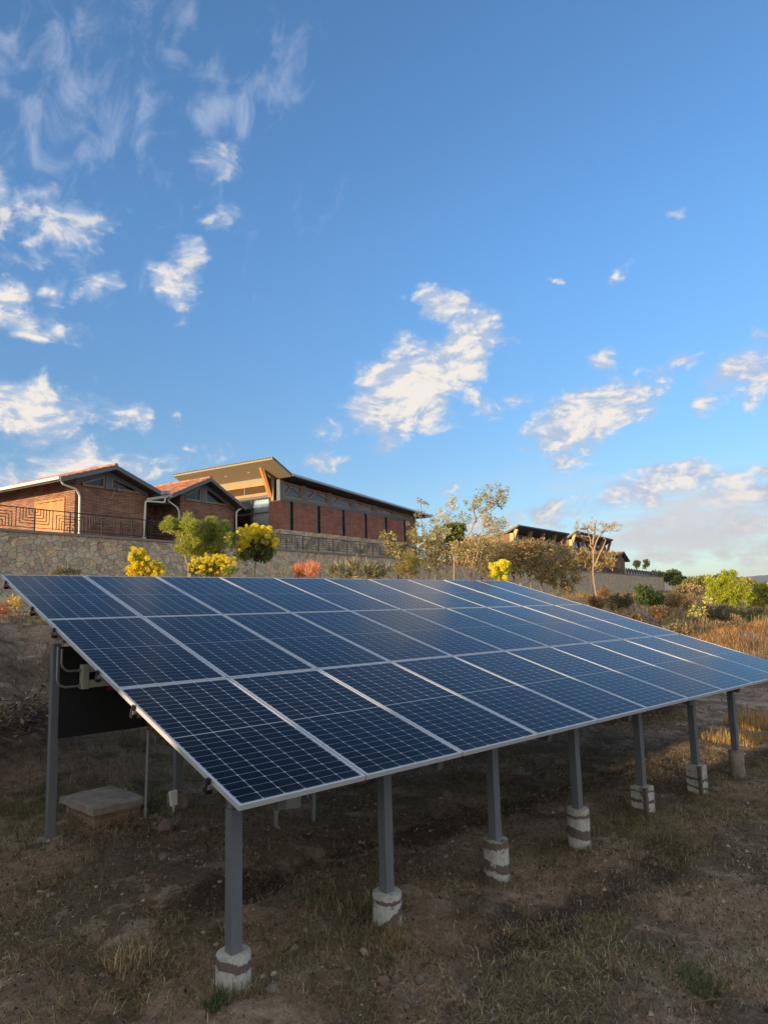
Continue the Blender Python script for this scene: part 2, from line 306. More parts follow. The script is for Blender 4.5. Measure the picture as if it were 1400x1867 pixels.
def soil():
    m, g, p = mat('soil')
    o = g.n('ShaderNodeTexCoord').outputs['Object']
    a = g.noise(o, 0.55, 6.0, 0.6); b = g.noise(g.map(o, loc=(7, 3, 1)), 1.7, 7.0, 0.65, dist=0.5); c = g.noise(o, 11.0, 8.0, 0.75)
    d = g.noise(g.map(o, rot=(0, 0, 0.5), scale=(1, 3, 1)), 2.4, 6.0, 0.7); e = g.noise(o, 55.0, 4.0, 0.7)
    col = g.mix(g.ramp(a, 0.45, 0.56), (0.22, 0.162, 0.112), (0.40, 0.285, 0.205))
    col = g.mix(g.ramp(b, 0.50, 0.66), col, (0.15, 0.115, 0.07))
    col = g.mix(g.ramp(b, 0.46, 0.36), col, (0.50, 0.385, 0.285))
    col = g.mix(g.ramp(d, 0.58, 0.72), col, (0.085, 0.06, 0.042))
    sp = g.n('ShaderNodeSeparateXYZ', ins={0: g.v('ADD', o, g.v('SCALE', g.v('SUBTRACT', g.noise(o, 1.6, 6.0, 0.65, col=True), (.5, .5, .5)), scale=1.1))})
    for y0_, x0_, x1_ in ((1.75, 0.0, 8.5), (-0.33, 1.3, 6.0)):              # damp dark soil lying in the two runnels
        q = g.m('MULTIPLY', g.ramp(g.m('ABSOLUTE', g.m('SUBTRACT', sp.outputs[1], y0_)), 0.10, 0.30, 1.0, 0.0), g.m('MULTIPLY', g.ramp(sp.outputs[0], x0_, x0_+.8), g.ramp(sp.outputs[0], x1_-1, x1_, 1.0, 0.0)))
        col = g.mix(g.m('MULTIPLY', q, 0.8), col, (0.050, 0.036, 0.026))
    vo = g.n('ShaderNodeTexVoronoi', ins={'Vector': o, 'Scale': 38.0})
    peb = g.ramp(vo.outputs['Distance'], 0.05, 0.22, 1.0, 0.0)
    peb = g.m('MULTIPLY', peb, g.m('GREATER_THAN', g.n('ShaderNodeSeparateColor', ins={0: vo.outputs['Color']}).outputs[0], 0.86))
    f = g.m('MULTIPLY', g.m('MULTIPLY_ADD', c, 2.1, 0.0), g.m('MULTIPLY_ADD', e, 1.5, 0.25))
    col = g.v('SCALE', col, scale=f)
    col = g.mix(g.m('MULTIPLY', peb, 0.7), col, (0.22, 0.19, 0.15))
    g.set(p.inputs['Base Color'], col); p.inputs['Roughness'].default_value = 0.95
    p.inputs['Specular IOR Level'].default_value = 0.2
    bump(g, p, g.m('ADD', g.m('ADD', c, g.m('MULTIPLY', e, 0.4)), g.m('MULTIPLY', peb, 0.5)), 1.0, 0.10)
    return m
M['soil'] = soil()
M['paving'] = plain('paving', (0.20, 0.17, 0.14), 0.9, 0.15, 1.0)
M['hill'] = plain('hill', (0.11, 0.10, 0.085), 0.95, 0.35, 0.004)

def leafmat(name, trans=0.42, rough=0.55):
    m, g, p = mat(name)
    a = g.n('ShaderNodeAttribute', attribute_name='tint').outputs['Color']
    g.set(p.inputs['Base Color'], a); p.inputs['Roughness'].default_value = rough
    p.inputs['Specular IOR Level'].default_value = 0.25
    tr = g.n('ShaderNodeBsdfTranslucent'); g.set(tr.inputs[0], a)
    mx = g.n('ShaderNodeMixShader', ins={0: trans}); g.t.links.new(p.outputs[0], mx.inputs[1]); g.t.links.new(tr.outputs[0], mx.inputs[2])
    g.t.links.new(mx.outputs[0], m.node_tree.nodes['Material Output'].inputs[0])
    return m
M['leaf'] = leafmat('leaf'); M['straw'] = leafmat('straw', 0.25, 0.8)

def whitewash(name, seed, bands, corner=False, base=(0.46, 0.46, 0.42)):
    """flaking whitewash on a footing; bands: (low, high, slant) of bare brown concrete in metres above its foot"""
    m, g, p = mat(name)
    o = g.n('ShaderNodeTexCoord').outputs['Object']; s = g.n('ShaderNodeSeparateXYZ', ins={0: o})
    rag = g.m('MULTIPLY', g.m('SUBTRACT', g.noise(g.map(o, loc=(seed, 0, 0)), 9.0, 9.0, 0.75), 0.5), 0.12)
    side = g.m('SUBTRACT', s.outputs[0], g.m('MULTIPLY', s.outputs[1], 0.9))       # runs left to right round the near side
    bare = None
    for lo, hi, sl in bands:
        z = g.m('ADD', g.m('ADD', s.outputs[2], rag), g.m('MULTIPLY', side, sl))
        q = g.m('MULTIPLY', g.ramp(z, lo-.003, lo+.003), g.ramp(z, hi-.003, hi+.003, 1.0, 0.0))
        bare = q if bare is None else g.m('MAXIMUM', bare, q)
    bare = g.m('MULTIPLY', bare, g.ramp(g.noise(g.map(o, loc=(seed, 3, seed)), 7.0, 8.0, 0.7), 0.36, 0.40))
    flake = g.ramp(g.noise(g.map(o, loc=(0, seed, 0)), 9.0, 9.0, 0.75), 0.585, 0.60)
    bare = g.m('MAXIMUM', bare, g.m('MULTIPLY', flake, 0.85))
    if corner:
        dc = g.m('ADD', g.m('ADD', s.outputs[0], s.outputs[1]), g.m('MULTIPLY', rag, 0.3))
        bare = g.m('MAXIMUM', bare, g.ramp(dc, -0.152, -0.148, 1.0, 0.0))
    dirt = g.ramp(g.m('ADD', s.outputs[2], g.m('MULTIPLY', g.m('SUBTRACT', g.noise(o, 18.0, 6.0, 0.7), 0.5), 0.16)), 0.0, 0.10, 1.0, 0.0)
    brown = g.mix(g.noise(o, 25.0, 5.0, 0.7), (0.07, 0.052, 0.043), (0.20, 0.155, 0.13))
    wash = g.mix(g.ramp(g.noise(o, 5.0, 6.0, 0.7), 0.42, 0.66), base, (0.30, 0.28, 0.235))
    col = g.mix(bare, wash, brown)
    col = g.mix(g.m('MULTIPLY', dirt, 0.85), col, (0.11, 0.08, 0.058))
    streak = g.noise(g.map(o, scale=(6, 6, .6)), 7.0, 5.0, 0.7)
    col = g.v('SCALE', col, scale=g.m('MULTIPLY_ADD', streak, 0.7, 0.62))
    g.set(p.inputs['Base Color'], col); p.inputs['Roughness'].default_value = 0.9
    bump(g, p, g.m('ADD', g.m('MULTIPLY', bare, -1.0), g.noise(o, 30.0, 5.0)), 0.6, 0.006)
    return m

# ------------------------------------------------------------------ object helpers
def tag(o, label=None, cat=None, group=None, kind=None):
    if label: o['label'] = label
    if cat: o['category'] = cat
    if group: o['group'] = group
    if kind: o['kind'] = kind
    return o
def empty(name, loc=(0, 0, 0), rz=0.0, **kw):
    o = bpy.data.objects.new(name, None); COL.objects.link(o)
    o.location = loc; o.rotation_euler = (0, 0, rz); o.empty_display_size = 0.2
    return tag(o, **kw)
def npmesh(name, V, faces, m, parent=None, tint=None, uv=None, smooth=False):
    """faces: (n,3) or (n,4) index array; tint: colour per vertex"""
    me = bpy.data.meshes.new(name); V = np.asarray(V, dtype=np.float32); F = np.asarray(faces, dtype=np.int32)
    k = F.shape[1]
    me.vertices.add(len(V)); me.vertices.foreach_set('co', V.ravel())
    me.loops.add(F.size); me.loops.foreach_set('vertex_index', F.ravel())
    me.polygons.add(len(F)); me.polygons.foreach_set('loop_start', np.arange(0, F.size, k, dtype=np.int32))
    me.polygons.foreach_set('loop_total', np.full(len(F), k, dtype=np.int32))
    me.polygons.foreach_set('use_smooth', np.full(len(F), bool(smooth)))
    me.update(calc_edges=True)
    if tint is not None:
        ca = me.color_attributes.new('tint', 'FLOAT_COLOR', 'POINT')
        ca.data.foreach_set('color', np.hstack([tint, np.ones((len(V), 1))]).astype(np.float32).ravel())
    if uv is not None:
        l = me.uv_layers.new(name='UVMap'); l.data.foreach_set('uv', np.asarray(uv, dtype=np.float32)[F.ravel()].ravel())
    me.materials.append(m)
    o = bpy.data.objects.new(name, me); COL.objects.link(o)
    if parent is not None: o.parent = parent
    return o
class MB:
    def __init__(self): self.v = []; self.f = []
    def add(self, vs, fs):
        b = len(self.v); self.v += [tuple(map(float, q)) for q in vs]; self.f += [tuple(b+i for i in q) for q in fs]; return self
    def box(self, x0, x1, y0, y1, z0, z1):
        x0, x1 = sorted((x0, x1)); y0, y1 = sorted((y0, y1)); z0, z1 = sorted((z0, z1))
        return self.add([(x0,y0,z0),(x1,y0,z0),(x1,y1,z0),(x0,y1,z0),(x0,y0,z1),(x1,y0,z1),(x1,y1,z1),(x0,y1,z1)],
            [(0,3,2,1),(4,5,6,7),(0,1,5,4),(1,2,6,5),(2,3,7,6),(3,0,4,7)])
    def hexa(self, lo, hi):
        """solid between two quads given as four corners each, same order"""
        return self.add(list(lo)+list(hi), [(0,3,2,1),(4,5,6,7),(0,1,5,4),(1,2,6,5),(2,3,7,6),(3,0,4,7)])
    def prism(self, pts, a, b, axis='y'):
        """polygon pts (p,q) extruded from a to b along axis"""
        n = len(pts)
        def mk(p, q, w): return {'y': (p, w, q), 'x': (w, p, q), 'z': (p, q, w)}[axis]
        vs = [mk(p, q, a) for p, q in pts] + [mk(p, q, b) for p, q in pts]
        fs = [tuple(range(n)), tuple(range(2*n-1, n-1, -1))] + [(i, n+i, n+(i+1) % n, (i+1) % n) for i in range(n)]
        return self.add(vs, fs)
    def tube(self, pts, rad, n=8, cap=True):
        pts = [Vector(p) for p in pts]; rs = rad if isinstance(rad, (list, tuple)) else [rad]*len(pts)
        b = len(self.v); up = None
        for i, p in enumerate(pts):
            d = (pts[min(i+1, len(pts)-1)] - pts[max(i-1, 0)]).normalized()
            if up is None: up = d.orthogonal().normalized()
            up = (up - d*up.dot(d)).normalized(); w = d.cross(up)
            for k in range(n):
                a = 2*PI*k/n; self.v.append(tuple(p + (up*math.cos(a) + w*math.sin(a))*rs[i]))
        for i in range(len(pts)-1):
            for k in range(n):
                q = b+i*n; self.f.append((q+k, q+(k+1) % n, q+n+(k+1) % n, q+n+k))
        if cap:
            self.f.append(tuple(b+k for k in range(n-1, -1, -1))); q = b+(len(pts)-1)*n
            self.f.append(tuple(q+k for k in range(n)))
        return self
    def bar(self, a, b, w, h, up=(0, 0, 1)):
        a = Vector(a); b = Vector(b); d = (b-a).normalized(); s = d.cross(Vector(up)).normalized()*w/2; u = s.cross(d).normalized()*h/2
        return self.hexa([a-s-u, a+s-u, b+s-u, b-s-u], [a-s+u, a+s+u, b+s+u, b-s+u])
    def build(self, name, m, parent=None, smooth=False, bevel=0.0):
        me = bpy.data.meshes.new(name); me.from_pydata(self.v, [], self.f); me.validate()
        import bmesh
        bm = bmesh.new(); bm.from_mesh(me); bmesh.ops.recalc_face_normals(bm, faces=bm.faces)
        if bevel: bmesh.ops.bevel(bm, geom=bm.edges[:], offset=bevel, segments=2, affect='EDGES', profile=0.6)
        bm.to_mesh(me); bm.free()
        if smooth:
            for pl in me.polygons: pl.use_smooth = True
            me.set_sharp_from_angle(angle=R(40))
        me.materials.append(m)
        o = bpy.data.objects.new(name, me); COL.objects.link(o)
        if parent is not None: o.parent = parent
        return o

# ------------------------------------------------------------------ noise on arrays
def _hash(ix, iy, s):
    h = (ix.astype(np.int64)*374761393 + iy.astype(np.int64)*668265263 + s*974634777) & 0x7fffffff
    h = (h ^ (h >> 13))*1274126177 & 0x7fffffff
    return ((h ^ (h >> 16)) & 0xffff)/65535.0
def vnoise(x, y, s=0):
    ix = np.floor(x); iy = np.floor(y); fx = x-ix; fy = y-iy
    fx = fx*fx*(3-2*fx); fy = fy*fy*(3-2*fy)
    a = _hash(ix, iy, s); b = _hash(ix+1, iy, s); c = _hash(ix, iy+1, s); d = _hash(ix+1, iy+1, s)
    return a+(b-a)*fx+(c-a)*fy+(a-b-c+d)*fx*fy
def fbm(x, y, s=0, o=4):
    r = 0; a = 0.5
    for i in range(o): r = r+a*vnoise(x*2**i, y*2**i, s+i); a *= 0.5
    return r/(1-0.5**o)
def ss(x, a, b):
    t = np.clip((x-a)/(b-a), 0, 1); return t*t*(3-2*t)

# ------------------------------------------------------------------ terrain
TH = R(74.6); E1 = np.array([math.sin(TH), math.cos(TH)]); E2 = np.array([-math.cos(TH), math.sin(TH)])
ORI = np.array([5.2, 28.2]); WALL_RZ = PI/2-TH
def st(x, y): return (x-ORI[0])*E1[0]+(y-ORI[1])*E1[1], (x-ORI[0])*E2[0]+(y-ORI[1])*E2[1]
def xy(s, t): return ORI[0]+s*E1[0]+t*E2[0], ORI[1]+s*E1[1]+t*E2[1]
def height(x, y):
    x = np.asarray(x, dtype=float); y = np.asarray(y, dtype=float)
    s, t = st(x, y)
    z = -1.335 + 0.042*np.clip(y, -8, 6) - 0.019*np.clip(x, -4, 14)
    z = z + 0.05*(1-ss(x, 1.2, 3.2))*ss(y, -3, 0)
    z = z + 0.07*(fbm(x*0.7, y*0.7, 3)-0.5)*2 + 0.03*(fbm(x*3, y*3, 9)-0.5)*2
    # two shallow runnels crossing under the panels
    for off, dep, x0_, x1_ in ((1.75, 0.08, 0.0, 8.5), (-0.33, 0.07, 1.3, 6.0)):
        z = z - dep*np.exp(-((y-off-0.5*(fbm(x*0.9, x*0+off, 5)-0.5)*2)/0.16)**2)*ss(x, x0_, x0_+.8)*(1-ss(x, x1_-1, x1_))
    z = z + (0.022*(fbm(x*7, y*7, 15, 2)-0.5)*2 + 0.05*(fbm(x*1.8, y*1.8, 19)-0.5)*2)*(1-ss(np.hypot(x, y), 14, 20))
    toe = -21.6 + 0.5*(fbm(s*0.3, t*0.3, 21)-0.5)*2 + 1.2*ss(s, 2, 12)
    wob = fbm(s*0.22, t*0.25, 31)-0.5
    u = ss(t, toe, toe+6.2)
    top = 1.12 + 0.35*wob*2*ss(t, -17, -13) - 0.35*ss(s, 15, 60)*(1-ss(s, 100, 140)) + 0.45*ss(s, 110, 140)*ss(t, -12, 0)
    z = z + (top-z)*u + u*(1-u)*1.7*(fbm(x*0.8, y*0.8, 41)-0.5)*2
    z = z + 0.16*u*(fbm(x*1.7, y*1.7, 47)-0.5)*2
    # little lit berm on the right-hand meadow
    z = z + 0.75*ss(x, 22, 27)*np.exp(-((y-9.2-0.17*(x-30))/1.6)**2)*(0.6+0.8*fbm(x*0.3, y*0.3, 77))
    # rise to the left where the added shade-casting cottages stand
    z = z + 1.5*ss(-x, 9, 19)*(1-ss(t, -22, -16))
    # the land falls away past the end of the wall and out to the valley
    d = np.hypot(x, y)
    z = z - 26*ss(d, 190, 700)
    return z
def axis(fine0, fine1, step, lo, hi, grow=1.045):
    a = list(np.arange(fine0, fine1, step)); s_ = step
    while a[-1] < hi: s_ *= grow; a.append(a[-1]+s_)
    s_ = step; b = []
    q = fine0
    while q > lo: s_ *= grow; q -= s_; b.append(q)
    return np.array(b[::-1]+a)
gx = axis(-3.2, 12, 0.045, -7000, 7000, 1.05); gy = axis(-4.5, 7, 0.045, -7000, 7000, 1.05)
GX, GY = np.meshgrid(gx, gy)
GZ = height(GX, GY)
idx = np.arange(GX.size).reshape(GX.shape)
F = np.stack([idx[:-1, :-1], idx[:-1, 1:], idx[1:, 1:], idx[1:, :-1]], -1).reshape(-1, 4)
tag(npmesh('ground', np.stack([GX, GY, GZ], -1).reshape(-1, 3), F, M['soil'], smooth=True), kind='structure')
# upper terrace behind the retaining wall
mb = MB(); c_ = [xy(-60, 0.27), xy(143.6, 0.27), xy(143.6, 60), xy(-60, 60)]
mb.prism([c_[0], c_[1], c_[2], c_[3]], 0.5, 4.62, 'z')
tag(mb.build('terrace', M['paving']), kind='structure')
# far hills
for nm, dist, h0, amp, a0, a1, sd in (('hills', 5200, 98, 26, 40, 100, 3), ('hills', 8500, 165, 34, 30, 110, 8)):
    aa = np.radians(np.linspace(a0, a1, 260)); V = []; 
    ridge = h0+amp*(fbm(aa*16, aa*0, sd, 5)-0.35)*2
    for k, (dr, zf) in enumerate(((0, -0.6), (350, 0.25), (700, 0.7), (1100, 1.0), (1900, 0.8))):
        rr = dist+dr; V.append(np.stack([np.sin(aa)*rr, np.cos(aa)*rr, ridge*zf*(0.9+0.2*fbm(aa*60, aa*0+k, sd+5, 3)) - (30 if zf < 0 else 0)], -1))
    V = np.concatenate(V); n = 260
    i = np.arange(4*n).reshape(4, n)[:, :-1].ravel()
    tag(npmesh(nm, V, np.stack([i, i+1, i+n+1, i+n], -1), M['hill'], smooth=True), kind='structure')

# ------------------------------------------------------------------ solar array
TILT = 0.2787; DROP = -0.0085; PX, PY = 1.06, 2.1
UX = Vector((1, 0, DROP)).normalized(); VY = Vector((0, math.cos(TILT), math.sin(TILT)))
UN = UX.cross(VY).normalized(); VY = UN.cross(UX).normalized()
ARR = Matrix(((UX.x, VY.x, UN.x, 0), (UX.y, VY.y, UN.y, 0), (UX.z, VY.z, UN.z, 0), (0, 0, 0, 1)))
def under(x, y, off=0.0):
    """height of the array plane, off metres below its face, at plan position"""
    return (-(UN.x*x+UN.y*y))/UN.z - off/UN.z
PW, PL, FH = 1.043, 2.083, 0.035
fr = MB(); lip = 0.013
fr.box(0, PW, 0, lip, -FH, 0); fr.box(0, PW, PL-lip, PL, -FH, 0)
fr.box(0, lip, lip, PL-lip, -FH, 0); fr.box(PW-lip, PW, lip, PL-lip, -FH, 0)
ORD = ['first', 'second', 'third', 'fourth', 'fifth', 'sixth', 'seventh', 'eighth', 'ninth', 'tenth']
ROWN = ['bottom', 'middle', 'top']
proto = None
for r in range(3):
    for i in range(10):
        if proto is None:
            root = bpy.data.objects.new('solar_panel', None); COL.objects.link(root); root.empty_display_size = 0.2
            a = fr.build('frame', M['alu'], root)
            x0, x1, y0, y1, zc = lip, PW-lip, lip, PL-lip, -0.0035
            mu = 0.012/0.167; mv = 0.014/0.0845
            b = npmesh('cell_sheet', [(x0,y0,zc),(x1,y0,zc),(x1,y1,zc),(x0,y1,zc)], [(0,1,2,3)], M['cells'], root,
                       uv=[(-mu,-mv),(6+mu,-mv),(6+mu,24+mv),(-mu,24+mv)])
            bk = MB().box(x0, x1, y0, y1, -0.010, -0.0065).build('back_sheet', M['grey_plastic'], root)
            proto = (root, [a, b, bk])
        else:
            root = proto[0].copy(); COL.objects.link(root)
            for ch in proto[1]:
                q = ch.copy(); COL.objects.link(q); q.parent = root
        j = lambda s_: random.uniform(-s_, s_)
        root.matrix_world = ARR @ Matrix.Translation((i*PX+0.008+j(.001), r*PY+0.008+j(.0015), j(.0015))) @ Matrix.Rotation(j(.0012), 4, 'X') @ Matrix.Rotation(j(.0012), 4, 'Y')
        end = {0: 'at its left end', 9: 'at its right end'}.get(i, ORD[i]+' from the left end')
        tag(root, f'dark blue solar panel in the {ROWN[r]} row of the array, {end}', 'solar panel', 'solar panels of the tilted array')

# rack: posts on whitewashed footings, rafters, purlins
rack = empty('panel_rack', (0.2, 0.42, float(height(0.2, 0.42))),
             label='grey steel rack on footings carrying the tilted solar array', cat='rack')
RO = Vector(rack.location)
def part(mb_, name, m, parent=rack, off=None, **kw):
    o_ = off if off is not None else RO
    mb_.v = [tuple(Vector(q)-o_) for q in mb_.v]
    return mb_.build(name, m, parent, **kw)
PUR = [0.39, 1.70, 2.54, 3.86, 4.70, 5.93]
for v in PUR:                                   # purlins along the array, clamps at their ends
    m_ = MB()
    p0 = ARR @ Vector((-0.02, v, -FH-0.031)); p1 = ARR @ Vector((10*PX+0.02, v, -FH-0.031))
    m_.bar(p0, p1, 0.05, 0.058, UN); part(m_, 'purlin', M['galv'])
    for (u, du) in ((-0.012, -1), (10*PX-0.004, 1)):
        c = MB(); q = lambda a, b, c_: ARR @ Vector((a, b, c_))
        c.hexa([q(u-.012, v-.016, -.10), q(u+.012, v-.016, -.10), q(u+.012, v+.016, -.10), q(u-.012, v+.016, -.10)],
               [q(u-.010, v-.014, .004), q(u+.010, v-.014, .004), q(u+.010, v+.014, .004), q(u-.010, v+.014, .004)])
        c.hexa([q(u-.013, v-.026, -.096), q(u+.030, v-.026, -.096), q(u+.030, v+.026, -.096), q(u-.013, v+.026, -.096)],
               [q(u-.013, v-.026, -.066), q(u+.030, v-.026, -.066), q(u+.030, v+.026, -.066), q(u-.013, v+.026, -.066)])
        part(c, 'end_clamp', M['black_clamp'])
for i in range(7):                              # rafters up the slope
    x = 0.50+1.62*i; m_ = MB()
    a = ARR @ Vector((x, 0.22, -FH-0.062-0.075)); b = ARR @ Vector((x, 6.05, -FH-0.062-0.075))
    m_.bar(a, b, 0.07, 0.15, UN); part(m_, 'rafter', M['grey_steel'])
for yy, w in ((0.42, 0.06), (4.0, 0.08)):
    m_ = MB(); m_.bar((0.17, yy, under(0.17, yy, .20)), (10.55, yy, under(10.55, yy, .20)), w, 0.08); part(m_, 'cross_beam', M['grey_steel'])
FOOT = [(0.205, 'round'), (1.60, 'round'), (2.99, 'round'), (4.39, 'round'), (5.80, 'square'), (7.30, 'square'), (8.65, 'plain'), (10.45, 'plain')]
for k, (x, kind) in enumerate(FOOT):
    y = 0.42; gz = float(height(x, y)) - 0.03
    ft = [0.20, 0.24, 0.27, 0.285, 0.28, 0.27, 0.23, 0.22][k] + (-1.3-0.024*x - gz) if False else 0.23
    topz = [-1.055, -1.07, -1.02+0.02, -1.02, -1.06, -1.07, -1.10, -1.12][k]
    m_ = MB(); h = 0.043
    m_.box(x-h, x+h, y-h, y+h, topz-0.1, under(x, y, .24))
    post = part(m_, 'post', M['grey_steel'], bevel=0.004)
    f = MB()
    n = 28 if kind != 'square' else 4
    r_ = {'round': 0.118, 'plain': 0.105, 'square': 0.145}[kind]; a0 = R(45) if kind == 'square' else 0
    zs = [(0.0, 1.0), (topz-gz-0.012, 0.99), (topz-gz, 0.96)]
    pr = [(r_*q_, z_) for z_, q_ in zs]
    if kind == 'square':
        f.box(-0.098, 0.098, -0.098, 0.098, 0, topz-gz)
    else:
        vs = []; fs = []
        for (rr, zz) in pr:
            for kk in range(n):
                aa = a0+2*PI*kk/n; w_ = rr*(1+0.012*math.sin(3*aa+k)); vs.append((w_*math.cos(aa), w_*math.sin(aa), zz))
        for q_ in range(2):
            for kk in range(n): fs.append((q_*n+kk, q_*n+(kk+1) % n, (q_+1)*n+(kk+1) % n, (q_+1)*n+kk))
        fs.append(tuple(2*n+kk for kk in range(n))); fs.append(tuple(kk for kk in range(n-1, -1, -1)))
        f.add(vs, fs)
    BND = [[(.19, .245, .10)], [(.205, .235, 0), (.03, .10, -.5)], [(.34, .40, 0), (.13, .21, .18), (.0, .07, .3)], [(.34, .375, 0), (.13, .225, .15)], [(.19, .225, .1), (.0, .10, .25), (.31, .33, 0)], [(.20, .24, .15), (.10, .13, .2)]]
    fo = f.build('footing', whitewash(f'whitewash_{k}', k*1.7+0.4, BND[k], kind == 'square') if kind != 'plain' else M['concrete'], post, smooth=True)
    fo.location = Vector((x, y, gz)) - RO
    if kind == 'plain': fo['label'] = 'bare concrete footing'
    elif kind == 'square': fo['label'] = 'square whitewashed footing'
for k in range(8):                              # rear row
    x = 0.11+1.41*k; y = 4.0; gz = float(height(x, y))
    m_ = MB(); m_.box(x-.043, x+.043, y-.043, y+.043, gz-.1, under(x, y, .24)); post = part(m_, 'post', M['grey_steel'], bevel=0.004)
    f = MB(); f.tube([(0, 0, 0), (0, 0, (0.02 if k == 0 else 0.17))], [0.125, 0.118], 20)
    fo = f.build('footing', M['concrete'], post, smooth=True); fo.location = Vector((x, y, gz-0.01)) - RO

# black board between the first two rear posts, with cable box and conduit in front of it
bd = empty('backing_board', (0.8, 3.95, -0.1), label='large black board fixed between the rear posts under the panels', cat='board')
m_ = MB(); zt0, zt1 = under(0.13, 3.95, .26)+.1, under(1.5, 3.95, .26)+.1
m_.prism([(0.14-.8, 0.0), (1.50-.8, -0.01), (1.50-.8, zt1), (0.14-.8, zt0)], -0.006, 0.006, 'y')
m_.build('sheet', M['black_sheet'], bd)
m_ = MB(); m_.bar((0.14-.8, -.02, zt0-.05), (1.5-.8, -.02, zt0-.05), .03, .04); m_.build('batten', M['dark_metal'], bd)
tk = MB()
X0, YB = 0.33, 3.86
tk.box(X0, X0+.07, YB-.05, YB+.05, .40, .66); tk.box(X0+.07, .80, YB-.045, YB+.045, .41, .49); tk.box(X0+.07, .80, YB-.045, YB+.045, .575, .65)
cb = empty('cable_trunking', (X0, YB, .40), label='cream plastic cable trunking in front of the black board', cat='cable duct')
part(tk, 'duct', M['cream_plastic'], cb, Vector(cb.location), bevel=0.004)
iv = MB(); iv.box(.62, 1.3, YB-.05, YB+.05, .36, .41); part(iv, 'red_strip', M['red_plastic'], cb, Vector(cb.location))
for k, (xc, zz, zt, lb) in enumerate(((0.085, 0.435, 0.86, 'outer bent grey conduit beside the left rear post, reaching the lower duct'), (0.125, 0.60, 0.84, 'inner bent grey conduit beside the left rear post, reaching the upper duct'))):
    r_ = 0.10; pts = [(xc, YB, zt), (xc, YB, zz+r_)]
    for a in range(1, 9):
        t_ = a/8*PI/2; pts.append((xc+r_*(1-math.cos(t_)), YB, zz+r_*(1-math.sin(t_))))
    pts.append((X0, YB, zz)); m_ = MB(); m_.tube(pts, 0.0125, 10)
    m_.tube([(X0-.03, YB, zz), (X0+.002, YB, zz)], 0.018, 10)
    q = m_.build('conduit', M['galv'], None, smooth=True); tag(q, lb, 'conduit', 'bent conduits by the board')
gp = MB(); gz = float(height(1.09, 3.88)); gp.tube([(1.08, 3.88, gz-.05), (1.10, 3.88, -.14)], 0.016, 12); gp.tube([(1.08, 3.88, gz-.02), (1.08, 3.88, gz+.1)], 0.024, 12)
o = empty('earth_pipe', (1.08, 3.88, gz), label='thin galvanised upright pipe just right of the concrete pit', cat='pipe')
part(gp, 'pipe', M['galv'], o, Vector(o.location), smooth=True)
gp = MB(); gp.tube([(1.10, 3.88, -.14), (1.105, 3.88, .06)], 0.018, 12); part(gp, 'sleeve', M['rust'], o, Vector(o.location), smooth=True)

# inspection pit with a slab lid
z0 = -1.15
pit = empty('inspection_pit', (0.77, 4.33, z0-.02), R(5), label='low brick inspection pit under a concrete slab lid', cat='pit')
m_ = MB(); m_.box(-.26, .27, -.37, .37, -.15, .215); m_.build('wall', M['pit_brick'], pit)
import bmesh
bm = bmesh.new(); bmesh.ops.create_grid(bm, x_segments=14, y_segments=20, size=1.0)
for v in bm.verts:
    v.co.x = v.co.x*.31; v.co.y = v.co.y*.43; q = max(abs(v.co.x)/.31, abs(v.co.y)/.43)
    nz = float(vnoise(np.array([v.co.x*9]), np.array([v.co.y*9]), 4)[0]); v.co.z = .285+.012*nz-(.010 if q > .97 else 0)
    if q > .97: v.co.x *= 1-.03*nz; v.co.y *= 1-.025*nz
ex = bmesh.ops.extrude_face_region(bm, geom=bm.faces[:])
for v in [e for e in ex['geom'] if isinstance(e, bmesh.types.BMVert)]: v.co.z -= .07
bmesh.ops.recalc_face_normals(bm, faces=bm.faces)
me = bpy.data.meshes.new('lid'); bm.to_mesh(me); bm.free(); me.materials.append(M['concrete'])
o = bpy.data.objects.new('lid', me); COL.objects.link(o); o.parent = pit

# small white meter box near the second rear post
z0 = float(height(1.36, 3.92))
mbx = empty('meter_box', (1.40, 3.86, z0), label='small white box leaning at the foot of the second rear post', cat='box')
m_ = MB(); m_.hexa([(-.035, -.03, .07), (.045, -.03, .08), (.045, .02, .08), (-.035, .02, .07)], [(-.05, -.03, .235), (.04, -.03, .245), (.04, .02, .245), (-.05, .02, .235)])
m_.build('cover', M['white_paint'], mbx, bevel=0.01); m_ = MB(); m_.tube([(0.0, 0, .08), (0.01, 0, -.02)], .014, 10); m_.build('stem', M['white_paint'], mbx, smooth=True)

# junction box on its small frame under the second panel
z0 = float(height(2.2, 2.85))
jb = empty('junction_box', (2.25, 2.87, z0), R(0), label='grey junction box on a low steel stand beneath the panels', cat='box')
m_ = MB(); m_.hexa([(-.06, -.10, .20), (.17, -.10, .17), (.17, .08, .17), (-.06, .08, .20)], [(-.13, -.10, .48), (.20, -.10, .48), (.20, .08, .48), (-.13, .08, .48)])
m_.build('case', M['grey_plastic'], jb, bevel=0.008)
for lx, ly in ((-.10, 0), (.42, 0)):
    m_ = MB(); m_.box(lx-.017, lx+.017, ly-.017, ly+.017, -.05, .55); m_.build('leg', M['galv'], jb)
m_ = MB(); m_.bar((-.1, .0, .12), (-.02, -.02, .26), .015, .015); m_.bar((.40, 0, .14), (.30, -.02, .30), .015, .015); m_.bar((-.1, .02, .50), (.42, .02, .50), .03, .03); m_.build('brace', M['galv'], jb)

